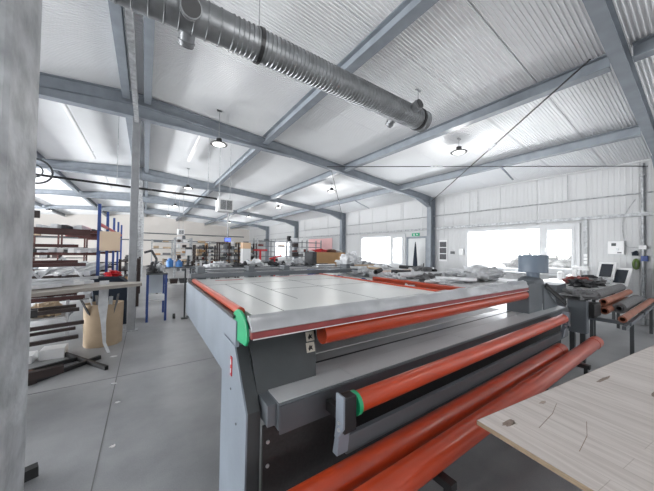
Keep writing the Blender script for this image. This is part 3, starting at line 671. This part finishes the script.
rolls = [(.74, .71, 5.5, 8.4, .045, TUBE, 'terracotta tube lying lowest and nearest on the roll stand', 'tube'),
         (.89, .745, 6.35, 8.0, .085, FABG, 'thick roll of grey screen fabric, nearer one on the roll stand', 'roll'),
         (1.0, .72, 6.0, 8.0, .055, TUBE, 'terracotta tube lying between the two grey fabric rolls, lower one', 'tube'),
         (1.01, .86, 6.0, 8.2, .05, TUBE, 'terracotta tube lying on top between the two grey fabric rolls', 'tube'),
         (1.14, .93, 6.15, 8.3, .075, FABG, 'roll of grey screen fabric farther back on the roll stand', 'roll'),
         (1.15, .72, 6.0, 8.4, .055, TUBE, 'terracotta tube under the farther grey fabric roll', 'tube')]
for y, z, x0, x1, r, m, lab, cat in rolls:
    mb = MB().tube((x0, y, z), (x1, y, z), r, 28, hollow=r * .35)
    if cat == 'roll': mb.tube((x0 - .02, y, z), (x1 + .02, y, z), r * .5, 20, hollow=.006)
    solo('fabric_roll' if cat == 'roll' else 'cardboard_tube', lab, cat, mb, m, (x0, y, z), 'rolls and tubes on the roll stand', smooth=True)
# cloth heap on the bench under the near window
K = thing('side_bench', 'low bench along the wall under the near window with cloth heaps', 'bench', (8.5, 1.6, 0))
build('bench_top', MB().box(7.3, 9.25, 1.30, 2.55, .90, .94), mat('pale_bench2', (.55, .55, .55), .5), K)
for x in (7.35, 9.15):
    for y in (1.35, 2.45): build('leg', MB().box(x, x + .05, y, y + .05, 0, .90), DGREY, K)
for i, (x, y, rr, m, n) in enumerate(((7.6, 1.6, (.28, .2, .08), FABD, 'dark grey cloth heap at the left end of the side bench'), (8.0, 1.75, (.24, .2, .10), FABP, 'faded red cloth heap in the middle of the side bench'),
                                      (8.15, 1.48, (.2, .14, .09), FABG, 'grey cloth heap in front of the faded red one'), (8.45, 1.65, (.2, .2, .10), FABD, 'black cloth heap right of the faded red one'),
                                      (8.7, 1.5, (.13, .12, .08), FABW, 'small white cloth heap near the screens'))):
    crumple(x, y, .94, rr, m, 70 + i, 'cloth_heap', n, 'cloth', 'cloth heaps on the side bench')
solo('fabric_sheet', 'grey cloth draped over the grey end boxes of the roll stand', 'cloth', MB().blob((5.62, 1.22, .96), (.30, .17, .09), 88, .6, 3, 28, 14, flat=.922), FABG, (6, 1.25, .93), smooth=True)
def monitor(x, y, z, rz, lab):
    o = thing('tilted_screen', lab, 'screen', (x, y, z), 'tilted screens by the wall'); o.rotation_euler = (0, 0, rz)
    def q(mb, n, m, p=None, **k):
        a = bpy.data.objects.new(n, mb.mesh(n, m)); COL.objects.link(a); a.parent = p or o; return a
    c = q(MB().beam((-.13, 0, .10), (.06, 0, .49), .29, .035, (-1, 0, .5)), 'casing', WHITEP)
    q(MB().beam((-.128, 0, .165), (.022, 0, .455), .20, .006, (-1, 0, .5)), 'screen', SCREEN, c)
    q(MB().box(-.02, .12, -.07, .07, 0, .02).tube((.06, 0, .02), (.06, 0, .34), .02, 10), 'stand', ALU)
monitor(8.88, 1.43, 1.10 - .16, -.15, 'tilted dark screen with white case, left one on the side bench')
monitor(8.90, 1.20, .82, -.3, 'tilted dark screen with white case, right one on the side bench')
for i, (y, h, n) in enumerate(((2.3, .22, 'tall'), (2.1, .15, 'short'))):
    solo('white_canister', '%s white canister on the side bench under the near window' % n, 'canister', MB().lathe((9.0, y, .94), (0, 0, 1), [(0, .07), (h * .8, .07), (h, .03)], 18), WHITEP, (9, y, .94), smooth=True)
solo('sewing_machine', 'white sewing machine body on the side bench left of the screens', 'machine', MB().box(8.75, 8.95, 1.78, 2.05, .94, 1.02).box(8.8, 8.9, 1.95, 2.03, 1.02, 1.28).box(8.8, 8.9, 1.72, 2.03, 1.22, 1.32), WHITEP, (8.85, 1.9, .94), bevel=.02)

# ------------------------------------------------------------------ things on the window wall
XW = XR - .008
cbx = thing('control_box', 'white electrical control box on the wall right of the near window', 'box', (XW, 1.38, 1.6))
build('casing', MB().box(XW - .11, XW, 1.25, 1.52, 1.63, 1.95), WHITEP, cbx, bevel=.008)
build('display', MB().box(XW - .114, XW - .11, 1.38, 1.46, 1.83, 1.90), DGREY, cbx)
build('dial', MB().lathe((XW - .11, 1.36, 1.75), (-1, 0, 0), [(0, .03), (.02, .025)], 16), ALU, cbx)
build('button_row', MB().box(XW - .118, XW - .11, 1.29, 1.36, 1.655, 1.68), DGREY, cbx)
vp_ = thing('wall_pipe', 'vertical white pipe on the wall at the right, from floor to roof', 'pipe', (XW - .05, .95, 0))
build('pipe', MB().tube((XW - .05, .955, 0), (XW - .05, .955, WT - .1), .028, 12), GALV, vp_, smooth=True)
for z in (.6, 2.62, 3.5): build('clip', MB().box(XW - .09, XW, .91, 1.0, z - .02, z + .02), GALV, vp_)
build('junction_box', MB().box(XW - .10, XW - .02, .90, 1.02, 1.75, 1.84), WHITEP, vp_)
solo('green_cable_coil', 'green coiled hose hanging on the wall below the sockets', 'coil', MB().path([(XW - .03, 1.07 + .045 * math.sin(t), 1.40 + .12 * math.cos(t)) for t in [i * PI / 8 for i in range(17)]], .018, 8).path([(XW - .05, 1.07 + .035 * math.sin(t), 1.39 + .10 * math.cos(t)) for t in [i * PI / 8 for i in range(17)]], .018, 8), mat('olive_green', (.10, .16, .03), .5), (XW, 1.07, 1.4), smooth=True)
solo('black_socket', 'black socket cluster on the wall above the green hose', 'socket', MB().box(XW - .07, XW, 1.03, 1.13, 1.60, 1.66).tube((XW - .08, 1.12, 1.65), (XW - .03, 1.05, 1.70), .03, 10), NAVY, (XW, 1.07, 1.6), bevel=.008)
solo('blue_socket', 'blue industrial socket on the wall beside the white pipe', 'socket', MB().box(XW - .08, XW, .88, .99, 1.47, 1.60), BLUE, (XW, .93, 1.5), bevel=.012)
solo('looped_cable', 'pale thin cable looping on the wall from the conduit to the white pipe', 'cable', MB().path([(XW - .02, 1.07 + .23 * t + .10 * math.sin(PI * t * 1.2), 2.95 - 1.1 * t) for t in [i / 12 for i in range(13)]] + [(XW - .02, 1.18, 1.80), (XW - .02, 1.0, 1.79)], .007, 6), GALV, (XW, 1.2, 2.9))
solo('cable_duct', 'grey vertical trunking with sockets at the right edge of the near window', 'trunking', MB().box(XW - .05, XW, 1.90, 1.98, .9, 2.53), GALV, (XW, 1.94, .9), bevel=.004)
for i in range(3): solo('socket', 'small white socket on the trunking by the near window, %s from the top' % ORD[i], 'socket', MB().box(XW - .065, XW - .05, 1.905, 1.975, 1.55 - i * .09, 1.62 - i * .09), WHITEP, (XW - .05, 1.94, 1.55 - i * .09), 'sockets on the trunking')
es = thing('exit_sign', 'small green and white emergency exit sign above the pale door', 'sign', (XW, 7.3, 2.3))
build('sign_plate', MB().box(XW - .025, XW, 7.12, 7.50, 2.30, 2.43), mat('exit_green', (.02, .33, .16), .4), es)
build('sign_arrow', MB().prism([(7.20, 2.345), (7.24, 2.345), (7.24, 2.325), (7.28, 2.365), (7.24, 2.405), (7.24, 2.385), (7.20, 2.385)], XW - .027, XW - .025, 0), WHITEP, es)
build('sign_figure', MB().prism([(7.34, 2.32), (7.37, 2.36), (7.36, 2.40), (7.40, 2.41), (7.42, 2.37), (7.40, 2.35), (7.44, 2.32), (7.42, 2.315), (7.39, 2.335), (7.36, 2.315)], XW - .027, XW - .025, 0), WHITEP, es)
pb = thing('notice_board', 'white notice strip with three dark pictures next to the wall column', 'board', (XW, 6.0, 1.2))
build('board', MB().box(XW - .02, XW, 5.86, 6.20, 1.27, 2.10), WHITEP, pb)
for z in (1.42, 1.66, 1.90): build('picture', MB().box(XW - .024, XW - .02, 5.89, 6.17, z - .08, z + .13), mat('dark_print', (.08, .08, .09), .5, 0, 18, .6), pb)
solo('wall_switch', 'small grey switch plate right of the notice strip', 'switch', MB().box(XW - .03, XW, 5.56, 5.72, 1.56, 1.66), DGREY, (XW, 5.6, 1.6), bevel=.004)
solo('hand_dispenser', 'white dispenser on the wall at the left edge of the near window', 'dispenser', MB().box(XW - .10, XW, 5.20, 5.36, 1.53, 1.76), WHITEP, (XW, 5.28, 1.5), bevel=.02)
pa = thing('closed_parasol', 'closed dark navy parasol standing in front of the pale door', 'parasol', (9.2, 7.3, 0))
build('canopy', MB().lathe((9.2, 7.0, .75), (0, 0, 1), [(0, .07), (.12, .10), (.5, .085), (1.0, .045), (1.28, .012)], 10), NAVY, pa)
build('pole', MB().tube((9.2, 7.0, .04), (9.2, 7.0, .76), .018, 10), DARKST, pa); build('foot', MB().lathe((9.2, 7.0, 0), (0, 0, 1), [(0, .2), (.04, .2), (.05, .03)], 20), DGREY, pa)
bn = thing('pink_banner', 'pale pink banner hanging on the window wall beyond the cardboard box', 'banner', (XW, 14.8, 1.0))
build('banner_cloth', MB().box(XW - .03, XW - .02, 13.5, 16.4, .95, 2.42), PINKW, bn); build('banner_bar', MB().tube((XW - .03, 13.45, 2.43), (XW - .03, 16.45, 2.43), .02, 8), ALU, bn)

# ------------------------------------------------------------------ left: cantilever rack with red-brown arms
dx = Vector((.963, .27, 0))
CR = thing('cantilever_rack', 'red-brown cantilever rack behind the foreground post at the left', 'rack', (-1.65, 4.53, 0))
tip = Vector((-.66, 4.80, 0))
def arm_at(parent, tipp, L_, z, t, hh, m, name='arm', lab=None, rise=0):
    a = tipp - dx * L_; return build(name, MB().beam((a.x, a.y, z - rise), (tipp.x, tipp.y, z), t, hh), m, parent, label=lab)
for off in (0, 1.1):
    b = tip - dx * 1.15 + Vector((-.05, off, 0))
    build('upright', MB().box(b.x - .05, b.x + .05, b.y - .05, b.y + .05, 0, 2.1), DBROWN, CR)
for z, m, dl in ((.42, DBROWN, -.05), (.60, DBROWN, 0), (.78, DBROWN, -.05), (.94, RUST, 0), (1.37, RUST, 0)): arm_at(CR, tip + dx * dl, 1.15, z, .05, .045, m)
for z, m in ((.30, DBROWN), (.66, DBROWN), (.86, RUST), (1.37, RUST), (1.62, RUST)): arm_at(CR, tip + Vector((-.24, 1.03, 0)), 1.0, z, .05, .045, m)
arm_at(CR, tip + Vector((.02, .1, 0)), 1.2, 1.80, .05, .085, RUST, lab='thick dark red top beam')
build('foot', MB().beam((-1.15, 5.75, .03), (-.38, 4.5, .03), .04, .05).beam((-1.1, 4.45, .03), (-.5, 5.0, .03), .04, .05).beam((-1.7, 4.6, .03), (-.75, 5.1, .03), .04, .05), BLACK, CR)
for i, (z, l, m) in enumerate(((1.96, .35, DBROWN), (1.36, .3, DBROWN), (.86, .36, BLACK), (.27, .62, DBROWN), (.12, .30, BLACK))):
    e = Vector((-.98 + (l - .35), 4.25 - .2 * (i > 2), 0)); a = e - dx * .7
    solo('square_tube', 'short dark square tube end beside the foreground post, %s from the top' % ORD[i], 'tube', MB().beam((a.x, a.y, z), (e.x, e.y, z), .07, .08), m, (a.x, a.y, z), 'dark tube ends by the post')
# wide pale board and long stock on the rack
solo('wide_board', 'wide pale board lying across the rack arms, its end towards the slim post', 'board', MB().prism([(-1.75, 4.75), (-1.2, 4.62), (-.55, 5.02), (-.03, 5.3), (-.04, 5.55), (-.7, 5.75), (-1.75, 5.6)], .985, 1.03, 2), mat('pale_board', (.42, .38, .34), .6, 0, 6, .2), (-1, 5.2, 1))
for i in range(9):
    y = 4.78 + i * .085; z = 1.055 + (.03 if i % 3 == 1 else 0)
    a = Vector((-1.75, y, z)); b = Vector((-.95 + .10 * (i % 4), y + .35 + .02 * i, z + .015))
    solo('white_profile', 'white window profile on the wide board, %s from its front edge' % ORD[i], 'profile', MB().beam(a, b, .05, .045), [FABW, ALU, WHITEP][i % 3], tuple(a), 'profiles on the wide board')
solo('hanging_film', 'strip of white film hanging from the board down the cardboard drum', 'film', MB().add([(-.565 + .0 * 0, 5.32, 1.09), (-.455, 5.36, 1.09), (-.455, 5.30, .72), (-.57, 5.28, .7), (-.53, 5.27, .45), (-.47, 5.27, .45), (-.50, 5.26, .15), (-.46, 5.26, .15), (-.44, 5.2, .01), (-.40, 5.2, .01)], [(0, 1, 2, 3), (3, 2, 5, 4), (4, 5, 7, 6), (6, 7, 9, 8)]), FABW, (-.5, 5.3, .5))
dr = thing('cardboard_drum', 'open tan cardboard drum standing on the floor by the rack', 'drum', (-.55, 5.62, 0))
def wav(r, z): return [(-.55 + (r + .012 * math.sin(5 * t)) * 1.15 * math.cos(t), 5.78 + r * math.sin(t), z) for t in [2 * PI * i / 32 for i in range(32)]]
v = wav(.215, 0) + wav(.225, .68) + wav(.205, .68) + wav(.2, .02); fs = []
for j in range(3): fs += [(j * 32 + i, j * 32 + (i + 1) % 32, (j + 1) * 32 + (i + 1) % 32, (j + 1) * 32 + i) for i in range(32)]
fs.append(tuple(range(31, -1, -1))); fs.append(tuple(range(96, 128)))
build('drum_wall', MB().add(v, fs), TAN, dr, smooth=True)
for i in range(6): solo('waste_strip', 'grey offcut sticking out of the cardboard drum, %s from the left' % ORD[i], 'offcut', MB().beam((-.70 + i * .06, 5.62, .5), (-.80 + i * .09, 5.55 + .05 * (i % 2), .78 + .03 * (i % 3)), .05, .012), [FABD, ALU, FABG][i % 3], (-.6, 5.6, .6), 'offcuts in the drum')
for i, (x, y, s_) in enumerate(((-1.06, 5.45, .13), (-1.34, 5.4, .10))):
    solo('styrofoam_block', 'white foam block on the floor under the rack, %s one' % ('larger' if i == 0 else 'smaller'), 'block', MB().box(x - s_, x + s_, y - .12, y + .12, 0, s_ * 1.1), WHITEP, (x, y, 0), bevel=.006)
for i, (p, q, m) in enumerate((((-1.5, 3.9, .12), (-.93, 4.12, .18), DBROWN), ((-1.3, 3.85, .03), (-1.0, 4.3, .2), mat('brown_plank', (.12, .06, .04), .7)), ((-1.4, 3.6, .04), (-.98, 3.75, .06), DBROWN), ((-1.0, 2.55, .035), (-.58, 2.68, .05), BLACK))):
    solo('loose_beam', ['dark brown beam end low beside the foreground post', 'brown plank leaning on the beam ends by the foreground post', 'short dark beam on the floor beside the foreground post', 'black tube end on the floor, nearest to the camera'][i], 'beam', MB().beam(p, q, .06, .07), m, p)
# crane-like truss stand and tan sack seen through the rack
for i in range(3):
    x = -2.6 + i * .55; t = MB()
    for s_ in (-1, 1): t.beam((x, 6.6, 1.05), (x + s_ * .0 + .28, 6.6, 1.42), .03, .03) if s_ > 0 else t.beam((x + .55, 6.6, 1.05), (x + .28, 6.6, 1.42), .03, .03)
    t.beam((x, 6.6, 1.03), (x + .55, 6.6, 1.03), .03, .03).beam((x + .1, 6.6, 1.25), (x + .46, 6.6, 1.25), .025, .025)
    solo('roof_truss_frame', 'small grey steel triangle frame seen through the rack, %s from the left' % ORD[i], 'frame', t, ALU, (x, 6.6, 1.03), 'triangle frames in the rack')
R6 = thing('storage_table', 'grey table with tan sacks behind the cantilever rack', 'table', (-2.2, 6.7, 0))
build('table_top', MB().box(-3.2, -1.05, 6.35, 7.0, .98, 1.012), ALU, R6)
for x in (-3.1, -2.1, -1.12): build('leg', MB().box(x, x + .04, 6.4, 6.44, 0, .98).beam((x + .02, 6.42, .7), (x + .3, 6.42, .98), .03, .03), ALU, R6)
build('lower_shelf', MB().box(-3.15, -1.1, 6.4, 6.95, .36, .39), ALU, R6)
for i, x in enumerate((-2.45, -1.95, -1.4)): crumple(x, 6.65, .39, (.17, .2, .13), TAN, 90 + i, 'tan_sack', 'tan sack on the low shelf behind the rack, %s from the left' % ORD[i], 'sack', 'tan sacks')

# ------------------------------------------------------------------ blue-post racks down the left aisle
BR = thing('blue_rack', 'tall blue-post rack with red and blue beams beyond the slim post', 'rack', (-.9, 8, 0))
ypos = [8.1, 9.75, 11.6, 13.3, 15.0]
for y in ypos:
    build('upright', MB().box(-.93, -.87, y - .03, y + .03, 0, 2.62), BLUE, BR)
    for z in (.45, .95, 1.45, 1.95): build('arm', MB().box(-2.05, -.93, y - .03, y + .03, z - .03, z + .03), RUST if z > 1.4 else DBROWN, BR)
for z, m in ((2.15, RED), (1.98, BLUE)): build('shelf_beam', MB().box(-.92, -.88, 8.14, 14.96, z - .035, z + .035), m, BR)
rnd = random.Random(5)
for lv, z in enumerate((.48, .98, 1.48, 1.98)):
    n = 8
    for i in range(n):
        x = -1.95 + i * .13; ya = 7.6 + rnd.random() * .8; yb = ya + rnd.uniform(3.5, 6.5); r = rnd.uniform(.025, .05)
        if abs(x + .9) < .1: continue
        m, c = rnd.choice(((FABW, 'white'), (ALU, 'silver'), (WHITEP, 'white'), (FABD, 'dark grey'), (DBROWN, 'brown'), (ALU, 'silver')))
        solo('long_profile', '%s profile on the %s level of the blue rack, %s from its left' % (c, ORD[lv], ORD[i]), 'profile', MB().box(x - r, x + r, ya, yb, z + .002, z + 2 * r), m, (x, ya, z), 'long stock on the blue rack')
solo('cardboard_sheet', 'tan cardboard sheet standing against the first blue upright', 'sheet', MB().box(-.88, -.50, 8.04, 8.07, 1.53, 1.98), mat('light_tan_board', (.66, .52, .38), .8), (-.6, 7.95, 1.5))
solo('black_crate', 'black equipment crate behind the slim galvanised post', 'crate', MB().prism([(-.85, 0), (-.15, 0), (-.15, .75), (-.45, 1.0), (-.85, 1.0)], 7.0, 7.5, 1), NAVY, (-.5, 7, 0), bevel=.02)
crumple(-.55, 7.2, 1.0, (.12, .12, .06), RED, 101, 'red_rag', 'small red rag on the black crate behind the slim post', 'cloth')

# blue bench left of the machine
BB = thing('blue_trolley', 'blue-framed trolley with two shelves in the aisle left of the machine', 'trolley', (.08, 7.3, 0))
for x in (.06, .40):
    for y in (6.95, 7.85): build('leg', MB().box(x - .022, x + .022, y - .022, y + .022, .0, 1.02), BLUE, BB)
build('top_shelf', MB().box(.03, .43, 6.92, 7.88, 1.02, 1.05), DGREY, BB); build('lower_shelf', MB().box(.05, .41, 6.97, 7.83, .44, .47), WHITEP, BB)
build('back_board', MB().box(.08, .38, 7.80, 7.82, .5, 1.0), mat('pale_blue_board', (.55, .6, .66), .5), BB)
for i, (x, y, rr, m, c) in enumerate(((.13, 7.1, (.08, .1, .08), FABD, 'dark grey'), (.28, 7.3, (.1, .12, .10), ALU, 'silver'), (.2, 7.6, (.12, .1, .12), FABD, 'charcoal'))):
    crumple(x, y, 1.05, rr, m, 110 + i, 'trolley_load', '%s metal bundle on the blue trolley, %s from the camera' % (c, ORD[i]), 'bundle', 'bundles on the trolley')
solo('tripod_arm', 'grey bent arm device rising from the blue trolley', 'device', MB().path([(.15, 7.2, 1.05), (.22, 7.25, 1.35), (.12, 7.3, 1.55), (-.02, 7.3, 1.5)], .025, 8), FABD, (.15, 7.2, 1.05), smooth=True)
solo('floor_caster', 'black round caster disc on the floor beside the blue trolley', 'caster', MB().lathe((.55, 7.0, .06), (1, 0, 0), [(0, .06), (.05, .06)], 16), BLACK, (.55, 7, 0))

# tall black stands beside the machine's far corner
for i, x in enumerate((.62, .74, .86)):
    o = thing('stand_pole', 'dark thin stand pole behind the far left corner of the machine, %s from the left' % ORD[i], 'stand', (x + .15, 6.9 + i * .1, 0), 'thin stand poles')
    build('pole', MB().box(x + .14, x + .17, 6.9 + i * .1, 6.93 + i * .1, .02, 1.15), DGREY, o); build('foot', MB().box(x + .09, x + .22, 6.85 + i * .1, 6.98 + i * .1, 0, .02), DGREY, o)

# ------------------------------------------------------------------ shelving at the far half
def shelf_rack(name, lab, x0, x1, y0, y1, zs, mat_p, mat_s, load, nposts=2, top=None, seed=0, step=.28, grp=None):
    rr = random.Random(seed); o = thing(name, lab, 'rack', ((x0 + x1) / 2, y0, 0)); tz = top or zs[-1] + .1
    for i in range(nposts):
        x = x0 + (x1 - x0) * i / (nposts - 1)
        for y in (y0, y1): build('upright', MB().box(x - .03, x + .03, y - .03, y + .03, 0, tz), mat_p, o)
    for z in zs: build('shelf', MB().box(x0, x1, y0, y1, z - .025, z), mat_s, o)
    cnt = 0
    for li, z in enumerate(zs):
        x = x0 + .1; k = 0
        while x < x1 - step:
            w_ = rr.uniform(.5, .95) * step; h = min(rr.uniform(.08, .26), (zs[li + 1] - z - .04) if li + 1 < len(zs) else .25)
            if rr.random() < load:
                m, c = rr.choice(((FABW, 'white'), (DBROWN, 'brown'), (TAN, 'tan'), (ALU, 'silver'), (FABG, 'grey'), (CARD, 'brown'), (MGREY, 'grey'), (WHITEP, 'white'), (FABP, 'reddish') if rr.random() < .4 else (TAN, 'tan')))
                if rr.random() < .5: mb = MB().box(x, x + w_, y0 + .02, y0 + .4, z + .001, z + h)
                else: mb = MB().tube((x, y0 + .15, z + .045), (x + w_ * 1.0, y0 + .15, z + .045), .044, 10).box(x, x + w_, y0 + .25, y0 + .4, z + .001, z + h * .8)
                solo('stored_item', '%s item on the %s shelf of the %s, %s from left' % (c, ORD[li], lab.split(',')[0], ORD[k % 12]), 'item', mb, m, (x, y0, z), grp or 'stock on the ' + name.replace('_', ' ')); k += 1
            x += step
    return o
shelf_rack('profile_shelf', 'long grey open rack, beyond the cutting table on the window side', 5.0, 9.1, 14.0, 14.6, [.75, 1.0, 1.25, 1.52, 1.82, 2.1], GALV, MGREY, .32, 5, 2.25, 11, .42)
shelf_rack('stock_rack', 'brown crowded stock rack, in the middle background', 1.95, 2.95, 14.0, 14.5, [.5, .72, .92, 1.1, 1.28, 1.46, 1.64], DBROWN, DBROWN, 1, 3, 1.8, 12, .13)
shelf_rack('parts_rack', 'grey crowded parts rack, right of the brown one', 3.05, 4.95, 14.0, 14.5, [.7, .9, 1.1, 1.28, 1.46, 1.64], DBROWN, MGREY, 1, 5, 1.95, 13, .17)
shelf_rack('pallet_tower', 'slim light rack tower, left of the brown one', 1.1, 1.75, 13.6, 14.1, [.6, .9, 1.15, 1.4, 1.65, 1.9, 2.05], GALV, ALU, .8, 2, 2.1, 14, .2)
shelf_rack('timber_rack', 'long brown timber rack, far down the left aisle', -6.0, -2.4, 17.0, 17.6, [.6, 1.1, 1.6, 2.1], RUST, DBROWN, .6, 5, 2.3, 15, .4)
shelf_rack('low_rack', 'low dark rack, beside the blue trolley in the aisle', -.55, -.15, 9.0, 11.5, [.35, .7, 1.0, 1.25], DBROWN, DBROWN, .9, 2, 1.3, 16, .18)
shelf_rack('back_rack', 'pale rack, in front of the far wall', .4, 8.5, 24.0, 24.6, [.6, 1.1, 1.6, 2.1], GALV, MGREY, .85, 7, 2.3, 17, .62)
AT = thing('assembly_table', 'cluttered assembly table beyond the blue trolley in the aisle', 'table', (1.2, 11, 0))
build('table_top', MB().box(.3, 2.3, 10.6, 11.4, .92, .96), MGREY, AT); build('lower_shelf', MB().box(.35, 2.25, 10.65, 11.35, .35, .38), WHITEP, AT)
for x in (.33, 2.22):
    for y in (10.63, 11.33): build('leg', MB().box(x, x + .05, y, y + .05, 0, .92), DGREY, AT)
for i, x in enumerate((.72, 1.0)): solo('blue_canister', 'blue plastic canister on the assembly table, %s of the two' % ('left' if i == 0 else 'right'), 'canister', MB().lathe((x, 10.8, .96), (0, 0, 1), [(0, .11), (.22 - .06 * i, .11), (.27 - .06 * i, .05), (.30 - .06 * i, .04)], 18), mat('bright_blue_plastic', (.06, .22, .55), .4), (x, 10.8, .96), 'blue canisters', smooth=True)
pr = thing('drill_press', 'dark bench press with a pale cover on the assembly table', 'machine', (1.3, 11, .96))
build('base', MB().box(1.2, 1.45, 10.85, 11.15, .96, 1.0), BLACK, pr); build('column', MB().tube((1.32, 11.05, 1.0), (1.32, 11.05, 1.62), .035, 12), DGREY, pr); build('head', MB().box(1.22, 1.42, 10.8, 11.1, 1.42, 1.66), FABD, pr, bevel=.03); build('head_cover', MB().box(1.20, 1.40, 10.78, 10.8, 1.36, 1.58), WHITEP, pr)
rnd = random.Random(14)
for i in range(12):
    x = .36 + i * .155; h = rnd.uniform(.08, .34); m, c = rnd.choice(((DBROWN, 'dark brown'), (ALU, 'silver'), (WHITEP, 'white'), (FABD, 'dark grey'), (TAN, 'tan'), (MGREY, 'grey')))
    solo('work_piece', '%s work piece at the back of the assembly table, %s from the left' % (c, ORD[i]), 'part', MB().box(x, x + .06, 11.2, 11.26, .961, .96 + h).beam((x - .04, 11.23, .99 + h * .4), (x + .12, 11.23, .99 + h * .7), .04, .03), m, (x, 11.2, .96), 'work pieces on the assembly table')
for i in range(6):
    x = .45 + i * .3; h = rnd.uniform(.12, .4); m, c = rnd.choice(((DBROWN, 'dark brown'), (TAN, 'tan'), (FABD, 'dark grey'), (ALU, 'silver')))
    solo('parts_crate', '%s crate on the low shelf of the assembly table, %s from the left' % (c, ORD[i]), 'crate', MB().prism([(x, .381), (x + .2, .381), (x + .23, .38 + h), (x - .03, .38 + h)], 10.7, 11.0, 1), m, (x, 10.7, .38), 'crates under the assembly table')
# red bars and carton tower
solo('red_bar', 'bright red bar lying across the racks in the middle background', 'bar', MB().box(4.55, 5.25, 13.2, 13.3, 1.55, 1.64).box(4.85, 4.93, 13.2, 13.3, 0, 1.55), RED, (4.9, 13.2, 0))
solo('red_bar', 'second red bar, lower and right of the first one', 'bar', MB().beam((5.3, 13.0, 1.15), (5.95, 13.0, 1.32), .08, .07).box(5.55, 5.62, 12.97, 13.03, 0, 1.18), RED, (5.6, 13, 0))
solo('carton', 'tan carton on top of the parts tower in the middle background', 'carton', MB().box(3.95, 4.35, 13.1, 13.5, 1.66, 1.95), mat('peach_card', (.72, .5, .33), .8), (4.1, 13.1, 1.66))
solo('white_cabinet', 'narrow white cabinet under the tan carton', 'cabinet', MB().box(3.95, 4.35, 13.1, 13.5, 0, 1.655), WHITEP, (4.1, 13.1, 0), bevel=.01)
ms = thing('hanging_monitor', 'small lit blue screen hanging in the background above the racks', 'screen', (3.7, 15, 2.0))
build('screen', MB().box(3.55, 3.85, 15, 15.02, 2.05, 2.22), BSCR, ms); build('casing', MB().box(3.53, 3.87, 15.02, 15.06, 2.03, 2.24), BLACK, ms); build('pole', MB().tube((3.7, 15.05, 2.2), (3.7, 15.05, roofz(3.7)), .03, 8), GALV, ms)
solo('hood_funnel', 'dark grey funnel hood hanging under the small blue screen', 'hood', MB().prism([(3.1, 2.0), (3.95, 2.0), (3.95, 1.72)], 15.3, 15.8, 1).tube((3.8, 15.5, 2.0), (3.8, 15.5, roofz(3.8)), .05, 10), mat('hood_brown', (.14, .12, .11), .5), (3.7, 15.3, 1.8))
for i, (z, x0, x1) in enumerate(((3.0, -1, 9), (2.35, -9, 6))):
    solo('far_wall_pipe', ['higher grey pipe along the far wall', 'lower grey pipe along the far wall'][i], 'pipe', MB().tube((x0, YF - .12, z), (x1, YF - .12, z), .05, 10), MGREY, (x0, YF - .1, z), smooth=True)
solo('wall_speaker', 'small black speaker box on the window wall beyond the third column', 'speaker', MB().box(XR - .25, XR - .02, 19.2, 19.5, 2.35, 2.75), BLACK, (XR - .1, 19.3, 2.4))
# cable hoop beside the near post
solo('cable_hoop', 'dark ring of cable hanging from the roof beside the foreground post', 'cable', MB().path([(-1.05 + .14 * math.cos(t), 4.3 + .04 * math.cos(t), 2.45 + .14 * math.sin(t)) for t in [i * PI / 12 for i in range(25)]], .011, 6).path([(-1.05 + .07 * math.cos(t), 4.3, 2.45 + .07 * math.sin(t)) for t in [i * PI / 8 for i in range(17)]], .008, 6).tube((-1.05, 4.3, 2.59), (-1.05, 4.3, roofz(-1.05)), .006, 6), DGREY, (-1.05, 4.3, 2.45), smooth=True)
# small litter on the floor
for i, (x, y, r_) in enumerate(((-.27, 4.0, .03), (-.2, 3.5, .02), (-.18, 2.75, .018), (-.35, 5.0, .04))):
    solo('paper_scrap', 'small white scrap on the grey floor, %s from the camera' % ORD[(2, 1, 0, 3)[i]], 'scrap', MB().blob((x, y, .006), (r_, r_ * .6, .006), i, .6, 3, 12, 6, flat=.001), WHITEP, (x, y, 0), 'scraps on the floor')
